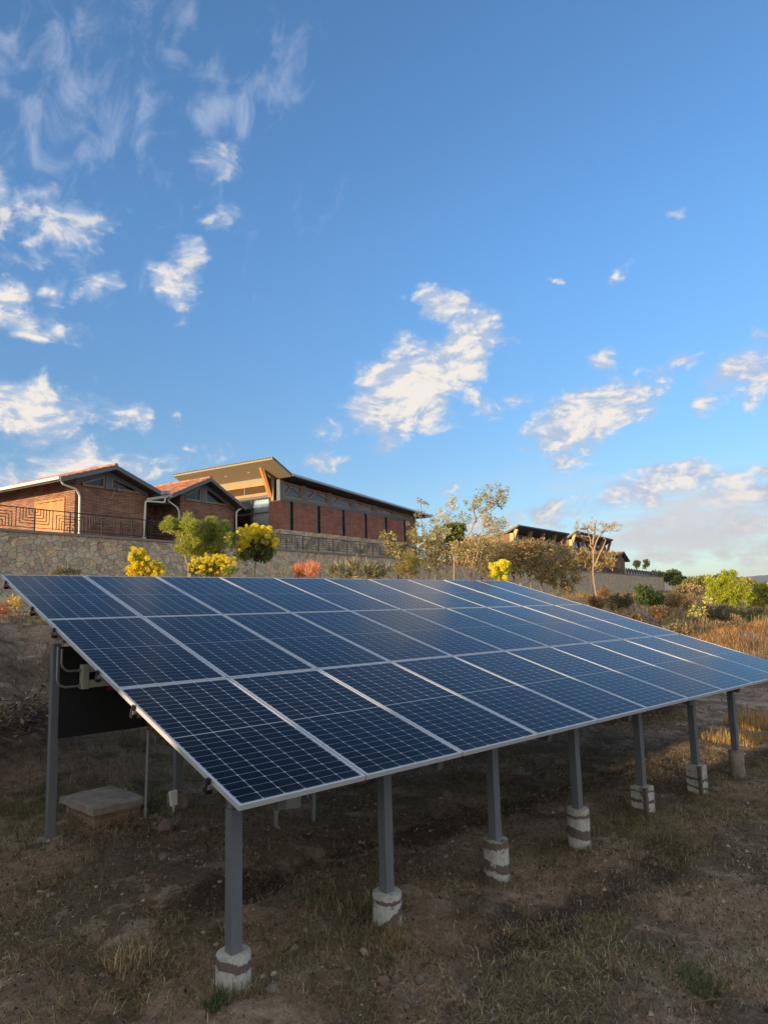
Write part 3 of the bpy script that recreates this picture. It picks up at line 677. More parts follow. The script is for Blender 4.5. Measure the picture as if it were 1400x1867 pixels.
# ------------------------------------------------------------------ retaining wall and railings
def wloc(s, t, z): x, y = xy(s, t); return (x, y, z)
def wempty(name, s, t, z, **kw): return empty(name, wloc(s, t, z), WALL_RZ, **kw)
rw = wempty('retaining_wall', 0, 0, 0.0, label='long grey rubble stone retaining wall below the brick buildings', cat='wall')
MB().box(-60, 144.2, -0.02, 0.27, 0.4, 4.62).box(143.7, 144.2, .27, 25, 0.4, 4.62).build('stone_face', M['rubble'], rw)
m_ = MB()
for k in range(-12, 29): m_.box(k*5.0+.004, k*5.0+4.996, -0.09, 0.35, 4.62, 4.735)
m_.box(143.66, 144.28, .35, 25, 4.62, 4.735)
m_.build('coping', M['coping'], rw)
MB().tube([(3.03, -.03, 1.9), (3.03, -.03, 3.7)], .02, 6).build('weep_pipe', M['white_paint'], rw)
MB().tube([(15.45, -.03, 1.5), (15.45, -.03, 3.3)], .025, 6).build('weep_pipe', M['white_paint'], rw)

def railing(name, s0, n, label):
    """square meander railing: nested brackets hang from the top rail at one post and stand on the bottom rail at the next"""
    r = wempty(name, s0, 0.10, 4.735, label=label, cat='railing', group='meander railings along the wall top')
    P = 1.70; zb, zt = 0.14, 0.98; q = 0.015
    L = n*P
    MB().box(-.02, L+.02, -.022, .022, zt-.02, zt+.022).build('rail', M['rail_iron'], r)
    MB().box(-.02, L+.02, -.014, .014, zb-.014, zb+.014).build('rail', M['rail_iron'], r)
    for k in range(n+1):
        MB().box(k*P-.028, k*P+.028, -.021, .021, -.01, zt-.02).build('post', M['rail_iron'], r)
    pm = None
    for k in range(n):
        if k < 2:
            m_ = MB()
            for side in (0, 1):
                hang = (k+side) % 2 == 0; sg = 1 if side == 0 else -1; x0 = 0 if side == 0 else P
                for i in range(1, 6):
                    d = 0.135*i; h = 0.128*i
                    zz = zt-.02-h if hang else zb+.014+h
                    xa = x0+sg*d
                    if hang: m_.box(xa-q, xa+q, -q, q, zz, zt-.02)
                    else: m_.box(xa-q, xa+q, -q, q, zb+.014, zz)
                    m_.box(min(x0+sg*.022, xa-sg*q), max(x0+sg*.022, xa-sg*q), -q+.002, q-.002, zz-q if hang else zz-2*q+.0005, zz+q if hang else zz-.0005)
            m_.box(P/2-q, P/2+q, -q, q, zb+.014, zt-.02)
            o = m_.build('lattice', M['rail_iron'], r)
            pm = pm or []; pm.append(o)
        else:
            o = pm[k % 2].copy(); COL.objects.link(o); o.parent = r
        o.location = (k*P, 0, 0)
    return r
railing('meander_railing', -5.34, 8, 'dark iron meander railing on the wall before the left brick cottage')
railing('meander_railing', 8.26, 6, 'dark iron meander railing on the wall before the second cottage and glass wall')
railing('meander_railing', 18.46, 20, 'dark iron meander railing on the wall before the long hall')
railing('meander_railing', 52.46, 32, 'dark iron meander railing on the wall beyond the hall, among the trees')
zr = wempty('zigzag_railing', 110.5, .1, 4.735, label='grey zigzag railing near the far end of the stone wall', cat='railing')
m_ = MB(); N = 10; L = 21.5/N
for k in range(N):
    zt = 1.15-.03*k
    for i in (0, .34):
        m_.bar((k*L+i*.9, 0, zt-.0), (k*L+L*.45, 0, .1+i*.5), .05, .10, (0, 1, 0)); m_.bar((k*L+L*.45, 0, .1+i*.5), (k*L+L-i*.9, 0, zt), .06, .10, (0, 1, 0))
m_.build('zigzag', M['rail_iron'], zr); MB().box(0, 21.5, -.03, .03, .0, .07).build('rail', M['rail_iron'], zr)
MB().box(0.02, 21.48, .12, .20, 0, 1.0).build('backing', M['white_roof'], zr)
sr = wempty('slatted_railing', 132.3, .1, 4.735, label='dark slatted railing at the very end of the stone wall', cat='railing')
m_ = MB()
for k in range(6): m_.box(0, 11.2, -.03, .03, .12+k*.16, .22+k*.16)
m_.build('slats', M['rail_iron'], sr)
for k in range(6): MB().box(k*2.24-.04, k*2.24+.04, -.05, .05, 0, 1.1).build('post', M['rail_iron'], sr)

# ------------------------------------------------------------------ buildings
def wavy_roof(name, parent, ax, az, bx, bz, t0, t1, thick=0.0):
    """one clay tiled slope from ridge (ax,az) to eave (bx,bz), tile rolls running down the slope"""
    nt = int((t1-t0)/0.035); L = math.hypot(bx-ax, bz-az); rows = max(2, int(L/0.36))
    ts = np.linspace(t0, t1, nt); V = []; us = []
    for r_ in range(rows): us += [(r_/rows+1e-4, 0.0), ((r_+1)/rows-1e-4, 0.025)]
    nx, nz = -(bz-az)/L, (bx-ax)/L
    if nz < 0: nx, nz = -nx, -nz
    for u, lift in us:
        w = lift + 0.026*np.abs(np.sin(ts*PI/0.24)) + 0.05
        V.append(np.stack([ax+(bx-ax)*u+nx*w, ts, az+(bz-az)*u+nz*w], -1))
    V = np.concatenate(V); i = np.arange((len(us)-1)*nt).reshape(len(us)-1, nt)[:, :-1].ravel()
    return npmesh(name, V, np.stack([i, i+1, i+nt+1, i+nt], -1), M['tile'], parent)

def cottage(label, s0, t0, W0, W1, ridge, eL, eR, zr_, zl, zrr, t1, detail=True, base=4.62, wb=2.58):
    """gabled cottage: walls W0..W1, ridge position, eave ends eL/eR, heights; local x along the wall, y back, z up"""
    b = wempty('brick_cottage', s0, t0, base, label=label, cat='cottage')
    o = lambda s: s-s0
    g0, zb = 0.7, 0.0
    zw0 = lambda s: zl-base + (zr_-zl)*(s-eL)/(ridge-eL) if s < ridge else zrr-base + (zr_-zrr)*(eR-s)/(eR-ridge)
    a, c, rg = o(W0), o(W1), o(ridge); uw = 0.16
    pts = [(a, 0), (c, 0), (c, zw0(W1)-uw), (rg, zr_-base-uw), (a, zw0(W0)-uw)]
    MB().prism(pts, g0, g0+t1, 'y').build('wall', M['thin_brick'], b)
    # roof slabs (grey boards below the tiles)
    for sx, sz, nm in ((eL, zl, 'L'), (eR, zrr, 'R')):
        x1, z1 = o(sx), sz-base; zr0 = zr_-base
        MB().prism([(rg, zr0-.13), (x1, z1-.13), (x1, z1+.02), (rg, zr0+.02)], .02, g0+t1+.5, 'y').build('roof_deck', M['dark_wood'], b)
        wavy_roof('roof', b, rg, zr0, x1, z1, .0, g0+t1+.5)
        # verge board on the gable side
        MB().prism([(rg, zr0-.17), (x1, z1-.17), (x1, z1+.045), (rg, zr0+.045)], -.045, .015, 'y').build('verge_board', M['blue_grey'], b)
    m_ = MB(); m_.tube([(rg, -.02, zr_-base+.05), (rg, g0+t1+.5, zr_-base+.05)], .11, 10); m_.build('ridge_tiles', M['tile'], b)
    if detail:
        # grey beams under the verge and a centre pillar, triangular windows either side
        for W, nm in ((W0, -1), (W1, 1)):
            x1 = o(W); z1 = zw0(W)
            MB().prism([(rg, zr_-base-.17), (x1, z1-.17), (x1, z1-.36), (rg, zr_-base-.40)], g0-.09, g0-.003, 'y').build('gable_beam', M['blue_grey'], b)
        MB().box(rg-.17, rg+.17, g0-.11, g0-.004, wb, zr_-base-.42).build('pillar', M['blue_grey'], b)
        for sg, W in ((-1, W0), (1, W1)):
            x0 = rg+sg*.20; x1 = o(W)-sg*.35
            zt0 = zr_-base-.46; zt1 = zw0(W)-.44+.12
            zt1 = max(zt1, wb+.20)
            zb_ = wb+.02
            fr_ = MB(); yo, yi = g0-.085, g0-.004; w = .10
            fr_.prism([(x0, zb_), (x1, zb_), (x1, zb_+w), (x0, zb_+w)], yo, yi, 'y')
            fr_.prism([(x0, zt0-w), (x1, zt1-w), (x1, zt1), (x0, zt0)], yo+.002, yi, 'y')
            fr_.prism([(x0, zb_+w), (x0+sg*w, zb_+w), (x0+sg*w, zt0-w-.03), (x0, zt0-w)], yo+.001, yi, 'y')
            f_ = fr_.build('window', M['dull_timber'], b)
            MB().prism([(x0+sg*w, zb_+w), (x1-sg*.02, zb_+w), (x1-sg*.02, zt1-w), (x0+sg*w, zt0-w)], g0-.03, g0-.002, 'y').build('pane', M['dark_glass'], f_)
    return b, o, g0

h1, o1_, g1 = cottage('left brick cottage with sunlit side wall and small white dish', 3.95, 0.3, 3.95, 8.15, 5.72, 2.75, 8.62, 8.32, 7.30, 7.30, 8.0)
# white gutter and downpipes of the left cottage (x local = s-3.95, y local = t-0.3)
MB().box(-1.34, -1.20, -.05, 9.0, 2.62, 2.76).build('gutter', M['white_paint'], h1, bevel=.01)
def pipe(pts, parent, r=.05, name='downpipe'):
    m_ = MB(); m_.tube(pts, r, 10); return m_.build(name, M['white_paint'], parent, smooth=True)
def bend(pts, r=.12, n=4):
    out = [Vector(pts[0])]
    for a, b, c in zip(pts, pts[1:], pts[2:]):
        a, b, c = Vector(a), Vector(b), Vector(c); u = (a-b).normalized()*min(r, (a-b).length/2); w = (c-b).normalized()*min(r, (c-b).length/2)
        for i in range(n+1):
            t_ = i/n; out.append((b+u)*(1-t_)**2 + b*2*t_*(1-t_) + (b+w)*t_**2)
    return out+[Vector(pts[-1])]
pipe(bend([(-1.2, .05, 2.66), (-1.0, .10, 2.42), (-.22, .28, 2.32), (0.02, .34, 2.05), (0.05, .34, .02)]), h1)
pipe(bend([(5.07, .30, 2.80), (5.07, .30, 2.24), (3.80, .30, 2.18), (3.72, .30, .25)]), h1)
MB().box(3.63, 3.81, .2, .4, 0, .25).build('pipe_shoe', M['white_paint'], h1)
MB().box(4.95, 5.17, -.02, .35, 2.66, 2.86).build('gutter_outlet', M['galv'], h1)
MB().box(4.52, 4.66, -.05, .6, 2.58, 2.76).build('gutter', M['galv'], h1)
# timber doors on the sunlit side
m_ = MB()
for k in range(8): m_.box(-.035, -.003, 1.55+k*.29, 1.55+k*.29+.282, .02, 1.92+.03*(k % 2))
m_.build('timber_door', M['warm_timber'], h1)
m_ = MB(); m_.box(-.05, -.003, 1.45, 1.545, .02, 2.08); m_.box(-.05, -.003, 3.875, 3.97, .02, 2.08); m_.box(-.05, -.003, 1.545, 3.875, 1.985, 2.08); m_.build('door_frame', M['warm_timber'], h1)
# dish
dz = wempty('satellite_dish', 6.02, .85, 7.2, label='small white dish on a bent arm in the left cottage gable', cat='satellite dish')
m_ = MB(); vs = [(0, 0, 0)]; 
for r_, d_ in ((.06, .005), (.11, .016), (.16, .035)):
    for k in range(16): a = 2*PI*k/16; vs.append((r_*math.cos(a), -d_, r_*math.sin(a)))
fs = [(0, 1+k, 1+(k+1) % 16) for k in range(16)]+[(1+16*j+k, 1+16*j+16+k, 1+16*j+16+(k+1) % 16, 1+16*j+(k+1) % 16) for j in range(2) for k in range(16)]
m_.add(vs, fs); q = m_.build('reflector', M['white_paint'], dz, smooth=True); q.location = (.17, -.12, .05); q.rotation_euler = (R(-20), 0, R(55))
MB().tube([(-.12, .05, -.42), (-.02, -.02, -.18), (.0, -.06, .12), (.14, -.10, .08)], .022, 8).build('arm', M['galv'], dz, smooth=True)

h2, o2_, g2 = cottage('second brick cottage with orange tiled roof beside the glass wall', 12.18, 2.3, 12.18, 16.6, 13.94, 10.69, 17.02, 9.05, 7.56, 7.54, 8.5, wb=2.98)
pipe(bend([(-1.36, .2, 3.02), (-1.34, .2, 2.72), (-.6, .3, 2.42), (-.45, .3, 2.22), (-.45, .3, .02)]), h2)
MB().box(-1.58, -1.44, -.02, 9.2, 2.86, 3.00).build('gutter', M['galv'], h2); MB().box(-1.50, -1.25, -.05, .3, 2.92, 3.12).build('gutter_outlet', M['galv'], h2)
pipe(bend([(4.84, .25, 2.90), (4.54, .25, 2.84), (4.30, .30, 2.62), (4.28, .3, 2.38), (4.28, .3, .02)]), h2)
MB().tube(bend([(4.9, .4, 2.86), (4.65, .5, 2.80), (4.58, .6, 2.6), (4.58, .6, .02)]), .045, 8).build('downpipe', M['white_paint'], h2, smooth=True)
# dark entrance between the two cottages
pc = wempty('entrance_porch', 10.2, 5.4, 4.62, label='dark recessed brick entrance between the two cottages', cat='porch')
MB().box(-2.04, 1.97, 0, .2, 0, 3.0).build('wall', M['thin_brick'], pc)
MB().box(.9, 1.7, -.04, -.003, 0, 2.1).build('door', M['dark_wood'], pc)
MB().box(-2.03, .45, -3.4, -.05, 2.45, 2.52).build('ceiling', M['dark_wood'], pc)

# ---- the long hall
HS, HT = 20.05, 2.0; HB = 4.62; HE = 38.75
hall = wempty('brick_hall', HS, HT, HB, label='long brick hall with slit windows and an upswept overhanging roof', cat='hall')
Lh = HE-HS; slit = [21.24-HS+3.115*k for k in range(6)]; sw = .23
edges = [0.0]
for q in slit: edges += [q-sw, q+sw]
edges.append(Lh)
zb, zt = 1.70, 3.74
m_ = MB()
for a, b in zip(edges[::2], edges[1::2]): m_.box(a, b, 0, .30, zb, zt)
m_.box(0, .30, .30, 1.02, zb, zt); m_.box(Lh-.3, Lh, .30, 9, zb, zt)
m_.build('wall', M['hall_brick'], hall)
MB().box(-.06, Lh+.02, -.06, .34, 0, zb).box(-.06, .32, .34, 1.02, 0, zb).build('stone_plinth', M['rubble'], hall)
for q in slit:
    f_ = MB().box(q-sw, q-sw+.04, .02, .12, zb, zt).box(q+sw-.04, q+sw, .02, .12, zb, zt).box(q-sw+.04, q+sw-.04, .02, .10, (zb+zt)/2-.06, (zb+zt)/2-.01).build('window', M['dark_metal'], hall)
    MB().box(q-sw+.04, q-.04, .05, .07, zb, (zb+zt)/2-.06).box(q-sw+.04, q-.04, .05, .07, (zb+zt)/2-.01, zt).build('pane', M['slit_glass'], f_)
    MB().box(q-.03, q+sw-.04, .16, .18, zb, zt).build('pane', M['black_sheet'], f_)
eave = lambda x: 5.20 - (x)*(0.95/20.0)          # roof underside height above base at local x
m_ = MB(); m_.box(-.01, Lh+.01, -.03, .30, zt, zt+.22)
m_.build('ring_beam', M['blue_grey'], hall)
cols = [22.72-HS+3.115*k for k in range(6)]
cx = [(-.02, .38)]+[(c-.24, c+.24) for c in cols[:5]]+[(Lh-.4, Lh)]
for a, b in cx: MB().prism([(a, zt+.22), (b, zt+.22), (b, eave(b)-.02), (a, eave(a)-.02)], -.02, .28, 'y').build('column', M['blue_grey'], hall)
for k in range(6):
    a, b = cx[k][1]+.01, cx[k+1][0]-.01; z0 = zt+.23; za, zb2 = eave(a)-.10, eave(b)-.10; w = .11
    fr_ = MB()
    fr_.prism([(a, z0), (b, z0), (b, z0+w), (a, z0+w)], .0, .12, 'y'); fr_.prism([(a, za-w), (b, zb2-w), (b, zb2), (a, za)], .0, .12, 'y')
    fr_.prism([(a, z0+w), (a+w, z0+w), (a+w, za-w-.01), (a, za-w)], .001, .12, 'y'); fr_.prism([(b-w, z0+w), (b, z0+w), (b, zb2-w), (b-w, zb2-w+.01)], .001, .12, 'y')
    fr_.bar((a+w+.05, .05, z0+w+.04), (a+(b-a)*.42, .05, za-w-.12), .10, .09, (0, 1, 0))
    fr_.bar((a+(b-a)*.30, .052, za-w-.08), (b-w-.05, .052, z0+w+.35), .10, .06, (0, 1, 0))
    f_ = fr_.build('window', M['timber'], hall)
    MB().prism([(a+w, z0+w), (b-w, z0+w), (b-w, zb2-w), (a+w, za-w)], .085, .10, 'y').build('pane', M['slit_glass'], f_)
# roof: main slab falling along the hall, wing rising past the corner
xr = 20.4; yb, yf = 9.2, -.80
m_ = MB(); m_.prism([(.30, eave(.3)+.13), (xr, eave(xr)), (xr, eave(xr)+.16), (.30, eave(.3)+.30)], yf, yb, 'y'); m_.build('roof', M['dark_metal'], hall)
MB().prism([(.34, eave(.3)+.122), (xr-.1, eave(xr)-.008), (xr-.1, eave(xr)-.002), (.34, eave(.3)+.128)], yf+.1, yb-.1, 'y').build('soffit_board', M['dark_wood'], hall)
MB().prism([(.30, eave(.3)+.18), (xr, eave(xr)+.05), (xr, eave(xr)+.20), (.30, eave(.3)+.34)], yf-.12, yf-.003, 'y').build('gutter', M['galv'], hall)
wx, wz = -1.62, 6.24; z0 = eave(.3)+.13
m_ = MB(); m_.prism([(.295, z0+.0), (.295, z0+.16), (wx, wz+.10), (wx-.04, wz-.02)], yf, yb-.3, 'y'); m_.build('roof_wing', M['soffit'], hall)
m_ = MB(); m_.prism([(.29, z0+.165), (.29, z0+.23), (wx-.02, wz+.17), (wx-.02, wz+.105)], yf-.03, yb-.27, 'y'); m_.build('wing_capping', M['dark_metal'], hall)
m_ = MB()
for k in range(34): m_.tube([(wx-.03, yf+.1+k*.285, wz+.15), (wx+.3, yf+.1+k*.285, wz+.04)], .05, 6)
m_.build('wing_tiles', M['soffit'], hall)
for (yy, f) in ((2.2, .55), (4.4, .55)):
    x = .3+(wx-.3)*f; z = z0+(wz-z0)*f - .01
    q = MB().tube([(x, yy, z-.02), (x+.01, yy, z+.01)], .09, 14).build('downlight', M['white_paint'], hall)
# left face: brick pier, glass wall with curtains, louvres between timber beams
gz0 = 4.05
MB().box(.03, .25, 1.03, 8.8, gz0, gz0+.14).build('steel_beam', M['blue_grey'], hall)
MB().box(-.04, .22, .9, 8.8, gz0+.145, gz0+.34).build('timber_sill', M['warm_timber'], hall)
m_ = MB()
for k in range(9): m_.hexa([(.02, 1.1, gz0+.37+k*.056), (.05, 1.1, gz0+.36+k*.056), (.05, 8.7, gz0+.36+k*.056), (.02, 8.7, gz0+.37+k*.056)], [(.05, 1.1, gz0+.395+k*.056), (.08, 1.1, gz0+.385+k*.056), (.08, 8.7, gz0+.385+k*.056), (.05, 8.7, gz0+.395+k*.056)])
m_.build('louvres', M['dull_timber'], hall)
for yy in (1.25, 3.3, 5.4, 7.4): MB().box(-.01, .10, yy-.05, yy+.05, gz0+.342, gz0+.868).build('louvre_post', M['blue_grey'], hall)
MB().box(-.05, .20, .9, 8.8, gz0+.87, gz0+1.10).build('timber_beam', M['warm_timber'], hall)
MB().box(-.02, .18, .9, 8.8, gz0+1.105, gz0+1.45).build('cream_band', M['soffit'], hall)
fr_ = MB()
for yy in (1.07, 2.74, 4.45, 6.2, 8.7): fr_.box(.10, .18, yy-.045, yy+.045, .02, gz0)
for zz in (.06, 3.02, 4.02): fr_.box(.095, .175, 1.12, 8.65, zz-.04, zz+.026)
f_ = fr_.build('glass_wall', M['dark_metal'], hall)
gm, gg, gp_ = mat('clear_glass')
tr = gg.n('ShaderNodeBsdfTransparent', ins={0: (.88, .94, .96, 1)}); gl = gg.n('ShaderNodeBsdfGlossy', ins={'Roughness': 0.02})
fz = gg.n('ShaderNodeFresnel', ins={0: 1.45}); mx = gg.n('ShaderNodeMixShader', ins={0: fz.outputs[0]})
gg.t.links.new(tr.outputs[0], mx.inputs[1]); gg.t.links.new(gl.outputs[0], mx.inputs[2]); gg.t.links.new(mx.outputs[0], gm.node_tree.nodes['Material Output'].inputs[0])
MB().box(.13, .137, 1.1, 8.7, .05, gz0).build('pane', gm, f_)
n = 240; yy = np.linspace(1.1, 8.7, n); xw = .25+.04*np.sin(yy*22+np.sin(yy*3)*2)+.02*np.sin(yy*51)
V = np.concatenate([np.stack([xw, yy, yy*0+z_], -1) for z_ in (.05, 3.95)]); i = np.arange(n-1)
npmesh('curtain', V, np.stack([i, i+1, i+n+1, i+n], -1), M['curtain'], hall)
MB().box(.31, Lh-.31, .31, 8.9, .01, .06).box(.31, Lh-.31, 8.8, 9.0, .0, 5.0).box(.9, 1.0, .32, 8.7, .06, 4.2).build('inner_wall', M['dark_interior'], hall)
MB().box(.31, Lh, 8.8, 9.1, .0, 4.6).build('rear_wall', M['hall_brick'], hall)
# V bracket carrying the wing
m_ = MB(); m_.bar((-.02, .85, 4.02), (-1.0, .85, 5.98), .16, .22, (0, 1, 0)); m_.bar((-.05, .80, 4.0), (-.95, .80, 6.0), .05, .30, (0, 1, 0)); m_.build('bracket', M['warm_timber'], hall)
m_ = MB(); m_.prism([(-.02, 4.1), (-.92, 5.95), (-.02, 5.35)], .86, .90, 'y'); m_.build('bracket_panel', M['dark_wood'], hall)
MB().box(-.06, .06, .55, .78, zt, 5.28).build('corner_post', M['soffit'], hall)
pipe([(Lh-.1, -.12, eave(Lh)), (Lh-.1, -.12, .05)], hall, .07)
pipe([(Lh-.1, -.12, eave(Lh)-.05), (Lh+.9, -.3, eave(Lh)-.02)], hall, .05, 'gutter_arm')

# ---- two pavilions and a little tiled hut farther along
def pavilion(label, s0, s1, ztop, zdown, t0, zwall, wd):
    b = wempty('garden_pavilion', s0, t0, HB, label=label, cat='pavilion', group='upswept pavilions beyond the hall')
    L = s1-s0; yw = wd-.4
    MB().box(0.3, L-.3, yw, 8, 0, zwall).build('wall', M['thin_brick'], b)
    zf0, zf1 = ztop-HB, zdown-HB; zm = zwall+.02
    m_ = MB()
    m_.hexa([(0, 0, zf0-.16), (L, 0, zf1-.16), (L, wd, zm), (0, wd, zm)], [(0, 0, zf0), (L, 0, zf1), (L, wd, zm+.25), (0, wd, zm+.25)])
    m_.build('roof_wing', M['dark_metal'], b)
    m_ = MB(); m_.hexa([(0, wd+.003, zm), (L, wd+.003, zm), (L, 9, zm-1.1), (0, 9, zm-1.1)], [(0, wd+.003, zm+.25), (L, wd+.003, zm+.25), (L, 9, zm-.85), (0, 9, zm-.85)])
    m_.build('roof', M['dark_metal'], b)
    MB().prism([(.05, zf0-.08), (.05, zf0+.10), (wd, zm+.32), (wd, zm+.16)], -.12, -.01, 'x').build('verge_board', M['soffit'], b)
    for k in range(5):
        x = .5+(L-1.0)*k/4; zz = zf0+(zf1-zf0)*k/4
        m_ = MB(); m_.bar((x, yw-.05, zwall-1.5), (x, .45, zz-.45), .4, .4, (1, 0, 0)); m_.build('bracket', M['yellow_timber'] if k == 0 else M['timber'], b)
    MB().box(.1, .45, yw-.5, yw-.01, 0, zwall).build('corner_post', M['yellow_timber'], b)
    m_ = MB(); z0_ = zwall-1.15; n_ = int((L-1)/2.4)
    for k in range(n_): m_.box(.7+k*2.4, .7+k*2.4+2.1, yw-.07, yw-.02, z0_, zwall-.15)
    m_.build('window_strip', M['dark_glass'], b)
    return b
pavilion('dark roofed pavilion with timber brackets rising above the brown trees', 64.4, 84.9, 10.12, 10.45, 1.9, 4.55, 1.7)
pavilion('farther dark roofed pavilion partly behind the thin bare tree', 88.4, 110.4, 11.12, 11.10, 1.9, 5.2, 1.7)
hut = wempty('tiled_hut', 113.6, 2.0, HB, label='small hut with orange tiled roof near the far wall end', cat='hut')
MB().prism([(1.1, 0), (7.6, 0), (7.6, 3.2), (4.7, 4.35), (1.1, 3.7)], 0.7, 9, 'y').build('wall', M['thin_brick'], hut)
wavy_roof('roof', hut, 4.7, 4.62, .3, 3.6, 0.0, 10.0)
MB().prism([(4.7, 4.6), (.3, 3.58), (.3, 3.42), (4.7, 4.42)], -.05, 10, 'y').prism([(4.71, 4.62), (8.8, 3.0), (8.8, 2.8), (4.71, 4.42)], -.05, 10, 'y').build('roof_deck', M['dark_metal'], hut)
MB().box(5.4, 6.6, .62, .69, 0, 2.4).build('door', M['dark_wood'], hut)
sh = wempty('white_shed', 119, 14.0, HB, label='low white roofed shed behind the zigzag railing', cat='shed')
MB().prism([(0, 0), (24, 0), (24, 1.2), (4, 3.6), (0, 3.2)], 0, 7, 'y').build('wall', M['white_roof'], sh)
MB().prism([(-.3, 3.36), (4, 3.82), (24.6, 1.36), (24.6, 1.24), (4, 3.64), (-.3, 3.22)], -.4, 7.4, 'y').build('roof', M['white_roof'], sh)

# ---- unseen cottages added as shade casters out of frame to the left: their shade lies over the array, the gap between them lets one strip of sun through
def add_shade_cottage(label, x0, x1, y0, y1, zt_, zr2):
    zg = float(height((x0+x1)/2, (y0+y1)/2))-.6
    b = empty('shade_cottage', ((x0+x1)/2, (y0+y1)/2, zg), 0, label=label, cat='cottage')
    c0 = Vector(b.location); hx, hy = (x1-x0)/2, (y1-y0)/2; e = zt_-zg; rg = zr2-zg
    MB().box(-hx, hx, -hy, hy, 0, e).build('wall', M['thin_brick'], b)
    MB().prism([(-hx-.3, e), (0, rg), (hx+.3, e), (hx+.3, e+.12), (0, rg+.14), (-hx-.3, e+.12)], -hy, hy, 'y').build('roof', M['tile'], b)
    m_ = MB()
    for k in range(3):
        yy = -hy+hy*2*(k+.5)/3; m_.box(hx+.003, hx+.05, yy-.5, yy+.5, e-1.9, e-.8)
    f_ = m_.build('window', M['timber'], b); MB().box(hx+.052, hx+.06, hy/3-.2-.5, hy/3+.2, e-1.8, e-.9).build('pane', M['dark_glass'], f_)
    MB().box(hx+.003, hx+.06, -.5, .5, .6, e-.9 if e < 3 else 2.9).build('door', M['dark_wood'], b)
add_shade_cottage('added tile roofed shade-casting cottage beyond the left edge, nearer the camera', -27.0, -22.0, -17.0, 0.93, 4.55, 5.15)
add_shade_cottage('added tile roofed shade-casting cottage beyond the left edge, nearer the stone wall', -27.0, -22.0, 1.92, 10.4, 4.55, 5.25)
gw = empty('shade_sill_wall', (-24.5, 1.42, float(height(-24.5, 1.42))-.4), label='added brick wall shading the foot of the gap between the off-frame cottages', cat='wall')  # unseen wall added so the sun strip starts farther along the ground
MB().box(-.12, .12, -.49, .49, 0, 3.10-gw.location.z).build('brickwork', M['thin_brick'], gw)
MB().box(-.17, .17, -.48, .48, 3.102-gw.location.z, 3.16-gw.location.z).build('coping', M['coping'], gw)

# ------------------------------------------------------------------ plants
def H(x, y): return float(height(np.array([x]), np.array([y]))[0])
BOOST = 2.05
def jitter_cols(pal, n, var=0.25):
    pal = np.array(pal, dtype=float)*BOOST; c = pal[RNG.integers(0, len(pal), n)]
    return np.clip(c*(1+RNG.normal(0, var, (n, 1)))*(1+RNG.normal(0, .06, (n, 3))), 0.004, 0.95)
def leaf_quads(P, size, ratio, cols, up=None, droop=0.0):
    """one bent leaf (two quads would be finer; one folded quad is enough at this size) at each point"""
    n = len(P); d = RNG.normal(size=(n, 3))
    if up is not None: d = d*0.75+up
    d[:, 2] -= droop
    d /= np.linalg.norm(d, axis=1)[:, None]
    w = np.cross(d, RNG.normal(size=(n, 3))); w /= np.linalg.norm(w, axis=1)[:, None]
    L = (size*(0.6+0.8*RNG.random(n)))[:, None]; Wd = L*ratio*0.5
    a = P; b = P+d*L*0.5+w*Wd; c = P+d*L; e = P+d*L*0.5-w*Wd
    V = np.stack([a, b, c, e], 1).reshape(-1, 3)
    F = np.arange(4*n).reshape(n, 4)
    return V, F, np.repeat(cols, 4, axis=0)
def sprout(name, label, cat, base, trunks, clumps, leaf, ratio, pal, n_per, bark='bark', group=None, up=0.0, flowers=None, var=0.25, droop=0.0, trunkname='trunk'):
    """base: world point; trunks: list of (points, r0, r1); clumps: list of (centre, radii)"""
    root = empty(name, tuple(base), label=label, cat=cat, group=group)
    B = Vector(base); mb_ = MB()
    for pts, r0, r1 in trunks:
        k = len(pts); mb_.tube([Vector(p)-B for p in pts], [r0+(r1-r0)*i/(k-1) for i in range(k)], 6)
    mb_.build(trunkname, M[bark], root, smooth=True)
    def crown(nm, cl, sz, rt, pl, npc, upv, vr, dr=0.0):
        Ps = []; U = []
        for c, r in cl:
            m_ = max(3, int(npc*(0.6+0.8*random.random())))
            q = RNG.normal(size=(m_, 3)); q = q/np.linalg.norm(q, axis=1)[:, None]*(RNG.random((m_, 1))**0.45)
            Ps.append(np.array(c)-np.array(B)+q*np.array(r)); U.append(q*0.9+np.array([0, 0, upv]))
        P = np.concatenate(Ps); cols = jitter_cols(pl, len(P), vr)
        V, F_, T = leaf_quads(P, sz, rt, cols, np.concatenate(U), dr)
        return npmesh(nm, V, F_, M['leaf'], root, tint=T)
    crown('crown', clumps, leaf, ratio, pal, n_per, up, var, droop)
    if flowers:
        fc, fs_, fp, fn = flowers; crown('flowers', fc, fs_, 0.8, fp, fn, 0.3, 0.15)
    return root
def limb(a, b, n=5, wob=0.06):
    a = np.array(a, float); b = np.array(b, float); L = np.linalg.norm(b-a)
    return [tuple(a+(b-a)*i/n+(RNG.normal(size=3)*wob*L*(0 < i < n))) for i in range(n+1)]
def pxclumps(lst, D, k=1.0, dj=0.35):
    """clump list from (px, py, radius px) at depth D"""
    out = []
    for px, py, r in lst:
        rr = r*D/F_PX*k; out.append((at(px, py, D+random.uniform(-dj, dj)), (rr, rr, rr*0.85)))
    return out
def scatter(region, n, r0, r1):
    """random clumps inside polygons given as ellipses (cx,cy,rx,ry)"""
    out = []
    for cx, cy, rx, ry, w in region:
        for _ in range(max(1, int(n*w))):
            a = random.uniform(0, 2*PI); q = math.sqrt(random.random())*random.uniform(.75, 1.28)
            out.append((cx+rx*q*math.cos(a), cy+ry*q*math.sin(a), random.uniform(r0, r1)))
    return out
def ground_at(px, D):
    p = at(px, 1080, D); return (p[0], p[1], H(p[0], p[1]))

